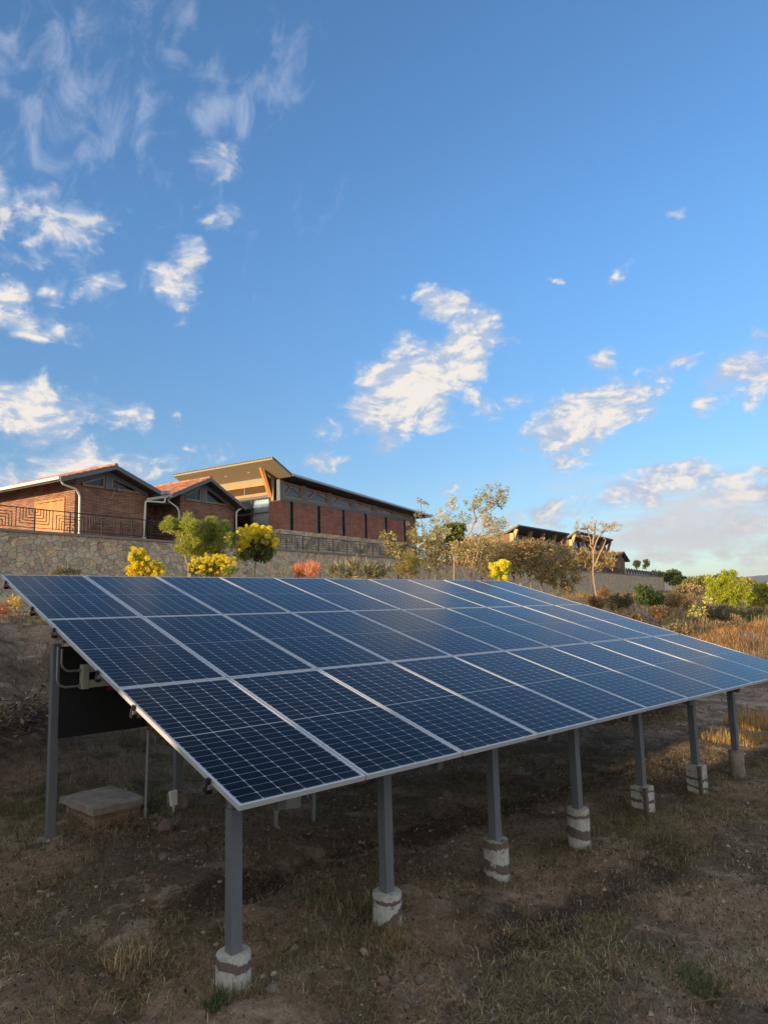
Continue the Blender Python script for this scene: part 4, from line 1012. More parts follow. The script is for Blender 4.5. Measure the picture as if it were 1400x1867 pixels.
GREEN = [(.10, .135, .03), (.14, .17, .035), (.075, .105, .03), (.18, .19, .05)]
NEEDLE = [(.23, .25, .045), (.17, .20, .04), (.30, .29, .06), (.11, .14, .03)]
YELLOW = [(.50, .36, .012), (.54, .41, .02), (.42, .28, .01), (.56, .46, .06), (.30, .26, .02)]
OLIVE = [(.16, .15, .05), (.20, .18, .06), (.11, .11, .04), (.26, .21, .09)]
BROWNS = [(.24, .17, .06), (.19, .17, .055), (.30, .19, .10), (.13, .13, .045), (.34, .20, .13), (.10, .095, .035), (.26, .23, .08)]
PALE = [(.34, .32, .20), (.26, .26, .14), (.40, .33, .24), (.22, .22, .11)]
STRAW = [(.30, .19, .085), (.25, .15, .065), (.36, .24, .11), (.17, .11, .055)]

def treelike(name, label, cat, px, D, regions, nclump, rc, leaf, ratio, pal, n_per, trunkpx=None, bark='bark', group=None, up=0.3, dj=0.6, flowers=None, r0=.05, nl=10, droop=0.0, twig=0.012):
    g = ground_at(px, D); cl = pxclumps(scatter(regions, nclump, *rc), D, dj=dj)
    trunks = []
    tp = trunkpx or [[(px, None), (px, regions[0][1])]]
    tips = []
    for path in tp:
        pts = []
        for (x_, y_) in path: pts.append(tuple(at(x_, y_, D)) if y_ is not None else ground_at(x_, D))
        full = [pts[0]]
        for a, b in zip(pts, pts[1:]): full += limb(a, b, 3, 0.02)[1:]
        full[0] = (full[0][0], full[0][1], full[0][2]-.1)
        trunks.append((full, r0, r0*.45)); tips += full[len(full)//2:]
    for c, r in random.sample(cl, min(nl, len(cl))):
        t_ = min(tips, key=lambda q: (Vector(q)-Vector(c)).length + (0.5 if q[2] > c[2] else 0))
        trunks.append((limb(t_, c, 4, .05), twig*1.3, twig*.5))
    fl = None
    if flowers:
        reg, nf, frc, fs_, fp, fn = flowers; fl = (pxclumps(scatter(reg, nf, *frc), D-.1, dj=dj), fs_, fp, fn)
    return sprout(name, label, cat, g, trunks, cl, leaf, ratio, pal, n_per, bark, group, up, fl, droop=droop)

# needle-leaved young trees on the terrace
treelike('young_tree', 'bushy green young tree just right of the round yellow shrub', 'tree', 345, 22,
  [(330, 965, 26, 20, .5), (352, 985, 16, 28, .3), (342, 1005, 22, 12, .2)], 54, (4, 9), .11, .13, NEEDLE, 260,
  [[(347, None), (345, 1040), (338, 1010), (330, 980)], [(349, None), (350, 1030), (356, 1000)]], r0=.045, up=.7, bark='pale_bark', nl=16)
treelike('young_tree', 'taller bushy green tree with two pointed tops behind the yellow shrub', 'tree', 372, 22.6,
  [(388, 965, 22, 20, .4), (405, 990, 26, 24, .4), (372, 990, 14, 22, .2), (388, 950, 8, 8, .06), (412, 958, 8, 8, .06)], 60, (4, 9), .11, .13, [(.18, .20, .04), (.13, .16, .035), (.23, .24, .05), (.09, .11, .03)], 260,
  [[(368, None), (375, 1040), (388, 1010), (392, 975)], [(390, 1008), (410, 985)]], r0=.045, up=.7, bark='pale_bark', nl=16)
treelike('flowering_shrub', 'bright yellow flowering shrub alone before the stone wall at left', 'shrub', 262, 20,
  [(264, 1036, 30, 15, .7), (252, 1016, 13, 11, .3)], 24, (5, 8), .08, .4, GREEN, 60, r0=.03,
  flowers=([(262, 1038, 33, 13, .5), (252, 1014, 17, 15, .3), (284, 1034, 12, 10, .2)], 220, (1.5, 4.6), .032, YELLOW, 120))
treelike('flowering_shrub', 'yellow flowering shrub under the two bushy green trees', 'shrub', 392, 20.5,
  [(392, 1034, 38, 16, 1)], 26, (6, 10), .09, .35, GREEN, 90, r0=.03,
  flowers=([(390, 1030, 40, 18, 1)], 170, (1.2, 3.8), .032, YELLOW, 70))
treelike('flowering_tree', 'slim tree with yellow blossom on top and green below, before the glass wall', 'tree', 465, 24,
  [(468, 985, 28, 16, .4), (468, 1005, 34, 16, .6)], 40, (6, 10), .11, .4, [(.08, .10, .03), (.06, .08, .028), (.11, .13, .04)], 110,
  [[(463, None), (465, 1040), (468, 1000)]], r0=.035, up=.1, bark='dark_bark' if 'dark_bark' in M else 'bark',
  flowers=([(466, 972, 28, 14, .6), (447, 992, 12, 14, .2), (492, 988, 13, 12, .2)], 190, (1.5, 5), .036, [(.52, .38, .03), (.46, .37, .04), (.56, .46, .08)], 190))
treelike('dry_plant', 'small orange dry plant, left one of two, at the wall foot', 'plant', 545, 22, [(545, 1046, 12, 8, 1)], 12, (3, 5), .22, .06, [(.40, .16, .08), (.46, .22, .12), (.32, .13, .07)], 70, r0=.012, up=1.6, nl=5)
treelike('dry_plant', 'small orange dry plant, right and taller of two, at the wall foot', 'plant', 568, 22, [(568, 1042, 8, 10, 1)], 12, (3, 5), .24, .06, [(.40, .17, .09), (.46, .23, .13), (.32, .13, .07)], 70, r0=.012, up=1.8, nl=5)
treelike('aloe_clump', 'wide clump of dark strap-leaved plants before the wall below the hall', 'plant', 650, 30,
  [(655, 1042, 52, 12, .6), (620, 1044, 18, 8, .2), (690, 1046, 20, 8, .2)], 60, (4, 8), .34, .10, [(.12, .12, .07), (.16, .15, .09), (.08, .085, .05), (.22, .18, .11)], 34, r0=.02, up=1.3, nl=4)
treelike('aloe_clump', 'small dark tuft at the wall foot behind the left panels', 'plant', 120, 24, [(120, 1046, 20, 6, 1)], 14, (3, 6), .18, .12, [(.07, .07, .045), (.12, .10, .06)], 50, r0=.02, up=.8, nl=3)

# thin trees between the hall and the pavilions
treelike('thin_tree', 'thin tree with sparse leaves before the right end of the hall', 'tree', 735, 27,
  [(712, 985, 16, 16, .3), (730, 1000, 24, 18, .4), (755, 985, 16, 22, .3)], 46, (3, 7), .11, .4, OLIVE, 44,
  [[(728, None), (722, 1030), (712, 985)], [(738, None), (728, 1015), (740, 985)], [(745, None), (735, 1020), (708, 1000)]], r0=.03, bark='dark_bark' if 'dark_bark' in M else 'bark', nl=16, droop=.3)
treelike('olive_bush', 'olive green feathery bush before the wall beyond the hall', 'bush', 748, 24,
  [(748, 1030, 26, 16, 1)], 30, (5, 9), .10, .18, [(.15, .13, .035), (.11, .11, .03), (.20, .16, .05)], 110,
  [[(742, None), (748, 1030)], [(735, None), (738, 1035)], [(752, None), (757, 1035)]], r0=.025, up=.6)
treelike('thin_tree', 'tall slender sapling with few leaves against the sky at the hall corner', 'tree', 768, 28,
  [(768, 920, 14, 14, .25), (765, 945, 18, 14, .25), (752, 952, 8, 6, .1), (782, 955, 14, 22, .4)], 30, (2.5, 5), .10, .4, [(.20, .17, .12), (.16, .15, .10), (.28, .22, .16)], 12,
  [[(783, None), (780, 1000), (768, 945), (767, 908)]], r0=.022, nl=18, twig=.007, droop=.4)
treelike('thin_tree', 'pale leaved sapling left of the dense green bush', 'tree', 802, 28,
  [(815, 935, 18, 22, .4), (800, 965, 24, 24, .4), (826, 912, 6, 8, .1), (785, 985, 22, 20, .3)], 60, (3, 7), .09, .4, PALE, 22,
  [[(795, None), (795, 1000), (815, 955), (825, 912)], [(785, None), (780, 1010), (776, 975)], [(795, 1005), (806, 980)]], r0=.025, nl=26, twig=.007, droop=.4, bark='pale_bark')
treelike('leaning_tree', 'tall leaning tree with open crown, left and longest trunk of the pair', 'tree', 820, 27,
  [(862, 915, 14, 12, .18), (882, 918, 16, 14, .25), (905, 912, 18, 14, .25), (918, 900, 10, 18, .14), (892, 893, 22, 10, .12), (848, 945, 8, 14, .1)], 70, (3, 7), .085, .42, [(.22, .22, .12), (.17, .18, .09), (.30, .25, .16), (.13, .15, .07)], 26,
  [[(820, None), (828, 1020), (850, 980), (870, 945), (893, 918), (915, 905)], [(868, 948), (862, 925), (862, 912)], [(893, 918), (893, 890), (896, 882)], [(905, 912), (916, 895)]], r0=.038, bark='pale_bark', nl=34, twig=.008, droop=.3)
treelike('leaning_tree', 'leaning tree right of the longest one, trunk forked above the panels', 'tree', 852, 26.5,
  [(905, 955, 16, 14, .4), (888, 940, 14, 20, .3), (900, 975, 16, 10, .3)], 54, (3, 7), .085, .42, [(.26, .25, .14), (.20, .20, .10), (.34, .29, .18)], 26,
  [[(852, None), (862, 1020), (873, 985), (884, 950), (888, 930)], [(864, 1030), (874, 1000), (885, 975)]], r0=.03, bark='pale_bark', nl=28, twig=.008, droop=.3)
# dense greens on the upper terrace beyond the hall
def upper(name, label, cat, px, D, regions, nclump, rc, leaf, pal, n_per, **kw):
    q = at(px, 1000, D); global ground_at
    g0_ = ground_at; ground_at = lambda x_, D_: (at(x_, 1000, D_)[0], at(x_, 1000, D_)[1], 4.6)
    o = treelike(name, label, cat, px, D, regions, nclump, rc, leaf, .35, pal, n_per, **kw); ground_at = g0_; return o
upper('round_conifer', 'dense dark green rounded tree behind the thin saplings, on the upper terrace', 'tree', 822, 74, [(822, 985, 30, 20, .8), (828, 965, 14, 10, .2)], 60, (5, 9), .34, [(.09, .12, .03), (.13, .15, .035), (.06, .08, .025)], 130, r0=.15, up=.5)
upper('hedge_bush', 'golden low bush on the upper terrace just past the hall', 'bush', 788, 80, [(785, 992, 14, 6, 1)], 12, (4, 6), .4, [(.35, .25, .06), (.28, .2, .05)], 80, r0=.1)
# mixed brown-green thicket along the wall
TH_ = [(860, 1008, 30, 24, 27, 'brownish open bush behind the leaning trunks'), (800, 1015, 34, 22, 28, 'reddish brown bush under the pale sapling'), (890, 1015, 34, 26, 29, 'brown and green bush right of the leaning trunks')]
for (cx_, cy_, rx_, ry_, D_, lb) in TH_:
    treelike('thicket_bush', lb, 'bush', cx_, D_, [(cx_, cy_, rx_*1.3, ry_*1.15, 1)], 90, (4, 9), .09, .42, BROWNS+PALE[:2], 34, [[(cx_-8, None), (cx_-4, cy_+5)], [(cx_+8, None), (cx_+12, cy_)], [(cx_, None), (cx_-14, cy_)]], r0=.022, nl=24, twig=.009, group='bushes of the brown thicket before the wall', droop=.3)
TR_ = [(948, 30, [(932, 998, 14, 9, .2), (958, 990, 14, 8, .2), (962, 1005, 20, 11, .3), (938, 1012, 18, 10, .3), (950, 1036, 22, 12, .3)], 'brown leaved tree with straight pale trunk right of the yellow shrub'),
       (962, 31, [(990, 994, 16, 7, .2), (975, 1010, 24, 14, .35), (1000, 1025, 20, 14, .25), (968, 1030, 16, 10, .2), (992, 1048, 20, 12, .3)], 'broad brown green tree in the middle of the thicket'),
       (985, 32, [(1020, 1000, 16, 10, .2), (1035, 1022, 18, 14, .3), (1010, 1045, 24, 14, .3), (1030, 1070, 16, 10, .2), (1022, 1058, 22, 14, .3), (1048, 1046, 12, 14, .2)], 'darkest brown tree at the right end of the thicket'),
       (935, 31, [(912, 998, 16, 9, .3), (905, 1012, 18, 12, .35), (930, 1025, 16, 10, .35), (905, 1040, 20, 10, .3)], 'lower brown green tree just left of the pavilion')]
for tx, D_, reg, lb in TR_:
    cx_, cy_ = reg[1][0], reg[1][1]
    treelike('brown_tree', lb, 'tree', tx, D_, reg, 84, (3, 8), .105, .5, BROWNS, 34, [[(tx, None), (tx+1, cy_+32), (cx_-6, cy_)], [(tx+3, cy_+30), (reg[2][0]+6, reg[2][1]-8)], [(tx+1, cy_+36), (reg[0][0], reg[0][1]+4)]], r0=.05, nl=40, twig=.011, group='brown leaved trees before the wall', bark='pale_bark', droop=.2, dj=.9)
treelike('flowering_shrub', 'bright yellow shrub at the top right corner of the panels', 'shrub', 912, 24,
  [(912, 1042, 18, 14, 1)], 16, (4, 7), .09, .4, [(.30, .28, .04), (.2, .22, .04)], 60, r0=.02, flowers=([(912, 1040, 19, 17, .8), (920, 1026, 8, 7, .2)], 50, (2.5, 5), .04, [(.50, .40, .025), (.44, .38, .02), (.56, .47, .07)], 180))
treelike('bare_tree', 'thin tall tree with a light airy crown before the second pavilion', 'tree', 1082, 38,
  [(1085, 955, 30, 12, .3), (1072, 972, 24, 12, .25), (1107, 962, 20, 10, .2), (1058, 962, 12, 8, .1), (1090, 1000, 22, 24, .12), (1124, 960, 10, 5, .06)], 90, (2, 5), .10, .4, [(.30, .23, .10), (.24, .19, .08), (.34, .27, .14)], 12,
  [[(1082, None), (1082, 1060), (1081, 1010), (1076, 985), (1070, 965)], [(1081, 1008), (1090, 980), (1103, 965), (1118, 955)], [(1083, 1030), (1098, 1000), (1104, 985)], [(1080, 990), (1084, 965), (1086, 948)]], r0=.06, bark='pale_bark', nl=40, twig=.010, droop=.2)
treelike('thicket_bush', 'grassy brown bush around the foot of the airy tree crown', 'bush', 1075, 50, [(1075, 1018, 34, 14, .7), (1100, 1025, 26, 12, .3)], 50, (4, 8), .3, .2, [(.20, .15, .07), (.28, .2, .1), (.12, .11, .045)], 50, r0=.02, up=1.0, nl=20)

# beyond: green clumps on the right-hand bank and skyline
treelike('round_bush', 'dark green round bush on the bank below the far wall', 'bush', 1180, 42, [(1180, 1090, 24, 14, .7), (1175, 1078, 12, 8, .3)], 50, (5, 8), .14, .4, [(.07, .10, .03), (.05, .075, .025), (.10, .13, .04)], 130, r0=.04, up=.6)
treelike('round_bush', 'small reddish dry bush on the bank under the airy tree', 'bush', 1098, 41, [(1098, 1080, 12, 8, 1)], 18, (3, 5), .10, .2, [(.20, .12, .06), (.15, .09, .05)], 90, r0=.02, up=.6)
treelike('green_tree', 'bright yellow green tree highest on the right skyline', 'tree', 1328, 58, [(1325, 1075, 34, 24, .7), (1327, 1052, 14, 10, .15), (1300, 1068, 14, 14, .15), (1345, 1090, 24, 16, .2)], 130, (4, 8), .15, .3, [(.27, .28, .025), (.33, .33, .03), (.20, .23, .025), (.13, .17, .025)], 170, r0=.06, up=.7)
treelike('green_tree', 'bright yellow green bush at the right edge of the picture', 'bush', 1388, 62, [(1385, 1088, 30, 16, .7), (1395, 1072, 14, 8, .3)], 60, (5, 9), .18, .35, [(.28, .27, .04), (.22, .23, .035), (.13, .15, .03)], 130, r0=.05, up=.6)
treelike('dark_tree', 'dark green tree just past the end of the stone wall', 'tree', 1225, 150, [(1226, 1052, 12, 11, .8), (1236, 1062, 8, 8, .2)], 40, (3, 5), .45, .5, [(.07, .09, .03), (.05, .07, .025), (.10, .11, .04)], 90, r0=.15)
for px_, D_, h_, lb in ((1160, 175, 16, 'tiny round tree above the white shed, left one'), (1177, 170, 20, 'tiny slim dark tree standing beside the white shed roof')):
    treelike('skyline_tree', lb, 'tree', px_, D_, [(px_, 1034-h_*.3, 4.5, h_*.35, 1)], 12, (2, 3), .4, .5, [(.05, .07, .03), (.08, .09, .04)], 50, r0=.1)
PALE = [(.20, .16, .09), (.16, .14, .06), (.24, .18, .11)]
SK = [(1262, 1066, 18, 9, 95, OLIVE, 'low olive bushes left on the skyline'), (1250, 1074, 20, 4, 75, PALE, 'pale dry shrub on the crest below the skyline'), (1285, 1062, 16, 9, 110, [(.22, .2, .05), (.16, .16, .04)], 'yellowish bush left of the bright skyline tree'),
      (1362, 1066, 16, 7, 130, OLIVE, 'olive bush right of the bright skyline tree'), (1195, 1050, 14, 4, 180, [(.08, .09, .04)], 'low dark shrub line behind the slatted railing end'), (1240, 1062, 12, 8, 120, GREEN, 'green bush beside the tree at the wall end'), (1308, 1060, 14, 8, 140, [(.14, .15, .05), (.1, .11, .04)], 'small grey green bush on the horizon')]
for cx_, cy_, rx_, ry_, D_, pal_, lb in SK:
    treelike('skyline_bush', lb, 'bush', cx_, D_, [(cx_, cy_, rx_, ry_, 1)], 40, (3, 6), D_*.0035, .45, pal_, 70, r0=.05, group='bushes along the right skyline')
treelike('cactus_shrub', 'pale yellow leaved shrub lit on the dark bank at right', 'shrub', 1275, 38, [(1262, 1118, 12, 8, .4), (1278, 1112, 12, 10, .3), (1290, 1098, 8, 8, .3)], 26, (2.5, 4.5), .16, .55, [(.34, .30, .09), (.28, .26, .08), (.18, .20, .06)], 14, [[(1270, None), (1264, 1112)], [(1276, None), (1288, 1095)]], r0=.03, nl=14)
treelike('lit_tuft', 'small golden leafed plant on the bank crest at the far left', 'plant', 27, 15, [(28, 1100, 9, 7, 1)], 12, (2.5, 4.5), .10, .3, [(.34, .27, .09), (.28, .2, .06)], 26, r0=.012, up=.6, nl=8, bark='pale_bark')
treelike('lit_tuft', 'reddish dry plant on the bank crest at the far left edge', 'plant', 8, 14, [(8, 1112, 10, 10, 1)], 12, (3, 5), .09, .2, [(.20, .10, .06), (.15, .08, .05)], 40, r0=.012, up=.6, nl=6)
treelike('green_weed', 'feathery green weed on the slope at right', 'plant', 1218, 36, [(1218, 1128, 10, 14, 1)], 14, (3, 5), .16, .15, [(.14, .17, .05), (.2, .2, .07)], 30, r0=.012, up=1.0, nl=6)

SC = [(1128, 1098, 20, 12, 36, [(.10,.08,.045),(.07,.06,.035)], 'dark scrub low on the bank at the foot of the airy tree'), (1150, 1128, 22, 10, 33, [(.16,.12,.06),(.10,.08,.045)], 'brown scrub just above the right edge of the array'),
      (1235, 1098, 26, 12, 38, [(.26,.17,.08),(.20,.13,.06),(.12,.10,.05)], 'rusty dry scrub on the mound right of the dark green bush'), (1312, 1118, 30, 12, 42, [(.09,.09,.04),(.07,.065,.035)], 'dark scrub under the bright yellow green tree'),
      (1372, 1122, 30, 14, 44, [(.11,.12,.05),(.08,.08,.04)], 'dark scrub on the slope at the right edge'), (1232, 1150, 22, 9, 30, [(.20,.15,.08),(.14,.11,.06)], 'grey brown scrub at the bank foot above the array edge'),
      (1330, 1145, 26, 8, 34, [(.18,.14,.07),(.12,.10,.05)], 'low brown scrub before the dark slope at right'), (1085, 1100, 14, 8, 33, [(.12,.09,.05),(.2,.12,.07)], 'reddish brown scrub at the array corner on the bank'),
      (1200, 1118, 16, 8, 34, [(.17,.10,.05),(.13,.09,.045)], 'small red brown dry scrub in the middle of the bank')]
for cx_, cy_, rx_, ry_, D_, pal_, lb in SC:
    treelike('scrub_bush', lb, 'bush', cx_, D_, [(cx_, cy_, rx_, ry_, 1)], 44, (3.5, 6.5), .12, .3, pal_, 70, r0=.02, up=.6, group='scrub on the right-hand bank', nl=14)

# heap of dead branches at the far side
def brush(label, x, y, w, d, h, n, seed):
    g = H(x, y); root = empty('brush_pile', (x, y, g), label=label, cat='brushwood', group='heaps of cut brushwood')
    m_ = MB()
    for k in range(n):
        a = random.uniform(0, 2*PI); L = random.uniform(.35, 1.2); q = random.random()**.5; th = random.uniform(0, 2*PI)
        cx_, cy_ = w*q*math.cos(th), d*q*math.sin(th); cz = h*(1-q*q)*random.random()+.03
        dv = Vector((math.cos(a), math.sin(a), random.uniform(-.25, .35)))*L/2; c = Vector((cx_, cy_, cz))
        p0 = c-dv; p1 = c+dv; mid = c+Vector((random.uniform(-.08, .08), random.uniform(-.08, .08), random.uniform(0, .1)))
        for p_ in (p0, p1): p_.z = max(p_.z, .01)
        m_.tube([p0, mid, p1], [random.uniform(.006, .016), .009, .003], 4, cap=False)
    m_.build('branches', M['deadwood'], root)
    P = RNG.normal(size=(n*14, 3))*np.array([w*.5, d*.5, h*.28])+np.array([0, 0, h*.45]); P[:, 2] = np.abs(P[:, 2])
    V, F_, T = leaf_quads(P, .09, .35, jitter_cols([(.10, .075, .05), (.16, .12, .08), (.06, .05, .035)], len(P)))
    npmesh('dry_leaves', V, F_, M['straw'], root, tint=T)
    return root
M['deadwood'] = plain('deadwood', (0.10, 0.075, 0.055), 0.9, 0.3, 9.0)
brush('dark heap of dead branches seen behind the farthest front posts', 12.4, 4.3, 2.0, 1.0, 0.95, 420, 1)
brush('dark tangled brushwood on the bank behind the right edge of the array', 24.0, 13.0, 2.6, 1.3, .9, 180, 2)
brush('tangle of dry twigs on the dark bank at the left edge', -0.6, 6.6, 1.6, 1.0, .35, 260, 3)

# ------------------------------------------------------------------ grass and litter
BOOST = 1.25
def blades(name, label, X, Y, Ln, pal, width, lean, flat=0.0, var=0.3, sink=0.01, patch=None):
    n = len(X); Z = height(X, Y)-sink
    a = RNG.random(n)*2*PI; tilt = np.abs(RNG.normal(lean, .28, n)); tilt = np.where(RNG.random(n) < flat, RNG.uniform(1.2, 1.5, n), np.clip(tilt, 0, 1.35))
    dx, dy = np.cos(a), np.sin(a); wx_, wy_ = -dy, dx
    L = Ln*(.5+RNG.random(n)); w = width*(0.6+.8*RNG.random(n))*.5
    x1 = X+dx*np.sin(tilt*.6)*L*.5; y1 = Y+dy*np.sin(tilt*.6)*L*.5; z1 = Z+np.cos(tilt*.6)*L*.5
    t2 = np.clip(tilt*1.4, 0, 1.8); x2 = x1+dx*np.sin(t2)*L*.5; y2 = y1+dy*np.sin(t2)*L*.5; z2 = np.maximum(z1+np.cos(t2)*L*.5, Z+.012)
    V = np.stack([np.stack([X-wx_*w, Y-wy_*w, Z], -1), np.stack([X+wx_*w, Y+wy_*w, Z], -1),
                  np.stack([x1+wx_*w*.8, y1+wy_*w*.8, z1], -1), np.stack([x1-wx_*w*.8, y1-wy_*w*.8, z1], -1),
                  np.stack([x2+wx_*w*.15, y2+wy_*w*.15, z2], -1), np.stack([x2-wx_*w*.15, y2-wy_*w*.15, z2], -1)], 1).reshape(-1, 3)
    b = np.arange(n)*6
    F_ = np.concatenate([np.stack([b, b+1, b+2, b+3], -1), np.stack([b+3, b+2, b+4, b+5], -1)])
    cols = jitter_cols(pal, n, var)
    if patch is not None:
        k = ss(fbm(X*.9, Y*.9, 55), .42, .62)[:, None]; cols = cols*(1-k)+jitter_cols(patch, n, var)*k
    return tag(npmesh(name, V, F_, M['straw'], None, tint=np.repeat(cols, 6, 0)), label, 'grass', kind='stuff')
def sample(n, x0, x1, y0, y1, dens):
    X = RNG.uniform(x0, x1, n*3); Y = RNG.uniform(y0, y1, n*3); k = RNG.random(n*3) < dens(X, Y)
    return X[k][:n], Y[k][:n]
DRY = [(.26, .19, .10), (.33, .245, .14), (.20, .14, .075), (.40, .31, .19)]
OLV = [(.12, .12, .055), (.15, .145, .065), (.085, .095, .045), (.19, .17, .085)]
GRN = [(.06, .085, .035), (.075, .095, .04)]
def near_mask(X, Y):
    s, t = st(X, Y); f = ss(fbm(X*.8, Y*.8, 61), .36, .60); f2 = ss(fbm(X*2.6, Y*2.6, 66), .35, .6)
    return (0.05+0.95*f)*(.15+.85*f2)*(1-.8*ss(Y, .5, 1.3)*(1-ss(Y, 3.8, 4.8)))
X, Y = sample(135000, -3.5, 13, -4.5, 4.5, near_mask)
blades('short_grass', 'short dry grass thinly covering the ground round the posts', X, Y, .045+.06*fbm(X*1.5, Y*1.5, 71)**2*2, OLV[:3]+DRY[:3]+GRN[:1], .0048, .85, .35, patch=DRY+OLV)
X, Y = sample(150000, -3.5, 13, -4.5, 4.5, lambda X, Y: .12+.88*ss(fbm(X*1.2, Y*1.2, 88), .4, .6))
blades('straw_litter', 'flattened pale straw litter lying over the bare soil', X, Y, .10, DRY+OLV+[(.36, .30, .20)], .0032, 1.3, 1.0)
X, Y = sample(90000, -4, 26, 3.5, 24, lambda X, Y: (lambda st_: np.where((st_[1] > -23) & (st_[1] < -11), (.25+.75*ss(fbm(X*.9, Y*.9, 93), .35, .6)), 0))(st(X, Y)))
blades('bank_grass', 'tangled dark dry grass over the bank behind the array', X, Y, .17, [(.15, .12, .065), (.20, .155, .085), (.10, .085, .05), (.27, .20, .12)], .008, .9, .35, patch=OLV)
def mead(X, Y):
    s, t = st(X, Y); return np.where((t < -1.5) & (np.arctan2(X+2.3, Y+4) > .85), (.15+.85*ss(fbm(X*.35, Y*.35, 101), .38, .6)), 0)*np.where(X > 17, 1, 0)*np.where(s > 12, 1, .3)
X, Y = sample(70000, 10, 60, -2, 34, mead)
blades('meadow_grass', 'tall golden dry grass on the meadow and bank at right', X, Y, .10+.16*fbm(X*.4, Y*.4, 7), STRAW+OLV[:1], .012, .5, .1, patch=[(.27, .14, .075), (.22, .13, .07), (.13, .11, .055)])
X, Y = sample(40000, 40, 130, 4, 60, lambda X, Y: (lambda st_: np.where((st_[1] < -1), .7*ss(fbm(X*.12, Y*.12, 131), .3, .6), 0))(st(X, Y)))
blades('far_grass', 'far dry golden grass on the terrace toward the wall end', X, Y, .5, STRAW, .05, .35, patch=OLV)
X, Y = sample(9000, 20, 46, 4, 15, lambda X, Y: np.exp(-((Y-8.8-.17*(X-30))/2.6)**2))
X2, Y2 = sample(16000, 22, 44, 5, 14, lambda X, Y: np.exp(-((Y-8.8-.17*(X-30))/2.2)**2))
kb = RNG.random(len(X)+len(X2)) < .25+.75*ss(fbm(np.r_[X, X2]*.8, np.r_[Y, Y2]*.8, 222), .38, .58)
X, Y, X2, Y2 = np.r_[X, X2][kb], np.r_[Y, Y2][kb], X[:0], Y[:0]
blades('berm_grass', 'thick golden grass on the sunlit berm at the right edge', np.r_[X, X2], np.r_[Y, Y2], .22, [(.36, .20, .075), (.44, .27, .11), (.24, .13, .06)], .012, .5, .05)
# brown crumbs, husks and dead leaves between the blades
n = 42000; X, Y = sample(n, -3.5, 13, -4.5, 4.5, lambda X, Y: .25+.75*ss(fbm(X*1.6, Y*1.6, 188), .35, .6))
P = np.stack([X, Y, height(X, Y)+.004], -1); cols = jitter_cols([(.09, .065, .045), (.15, .11, .075), (.05, .038, .03), (.28, .22, .16), (.12, .075, .05)], len(X), .35)
V, F_, T = leaf_quads(P, .026, .6, cols, np.array([0, 0, .25]))
V[:, 2] = np.maximum(V[:, 2], np.repeat(P[:, 2], 4))
tag(npmesh('leaf_litter', V, F_, M['straw'], None, tint=T), 'small brown dead leaves and crumbs of soil strewn round the posts', 'litter', kind='stuff')
n = 9000; X, Y = sample(n, -3.2, 12, -4.4, 5, lambda X, Y: .12+.88*ss(fbm(X*1.1, Y*1.1, 201), .48, .66)); n = len(X)
r_ = (.006+.022*RNG.random(n)**4)[:, None, None]; O8 = np.array([(1, 0, 0), (0, 1, 0), (-1, 0, 0), (0, -1, 0), (0, 0, 1), (.6, .6, .7), (-.6, .5, .6)])
jit = 1+RNG.normal(0, .22, (n, 7, 3)); V = (O8[None]*jit*r_*np.array([1.2, 1, .75])+np.stack([X, Y, height(X, Y)], -1)[:, None]).reshape(-1, 3)
Ft = np.array([(0, 1, 5), (1, 2, 6), (2, 3, 6), (3, 0, 4), (0, 5, 4), (5, 1, 6), (5, 6, 4), (6, 3, 4)]); F_ = (np.arange(n)[:, None, None]*7+Ft[None]).reshape(-1, 3)
tag(npmesh('gravel', V, F_, M['straw'], None, tint=np.repeat(jitter_cols([(.20, .15, .11), (.28, .23, .18), (.13, .09, .065), (.36, .31, .25)], n, .25), 7, 0)), 'small clods and pebbles strewn over the bare soil', 'gravel', kind='stuff')
# sunlit tuft by the last posts, and single green or yellow tussocks
def tussock(label, x, y, n, L, pal, r, lean=.35, w=.007, cat='grass tuft'):
    q = np.clip(RNG.normal(size=(n, 2)), -1.2, 1.2)*r; X = x+q[:, 0]; Y = y+q[:, 1]
    o = blades('grass_tussock', label, X, Y, L, pal, w, lean); del o['kind']; o['category'] = cat; o['group'] = 'grass tussocks'
    return o
tussock('tall golden grass catching a strip of sun beyond the last visible post', 13.3, 1.75, 1500, .24, [(.42, .26, .09), (.34, .2, .07), (.46, .31, .13)], .42, .5, .009)
tussock('small golden grass tuft left of the last visible post in the sun strip', 11.3, 1.45, 900, .16, [(.45, .30, .11), (.38, .25, .09)], .36, .4, .008)
tg = lambda px, py: (lambda p: (p[0], p[1]))(hit(px, py))
def hit(px, py):
    D_ = 2.0
    while D_ < 80:
        p = at(px, py, D_)
        if p[2] < H(p[0], p[1]): return p
        D_ += .04
    return at(px, py, 20)
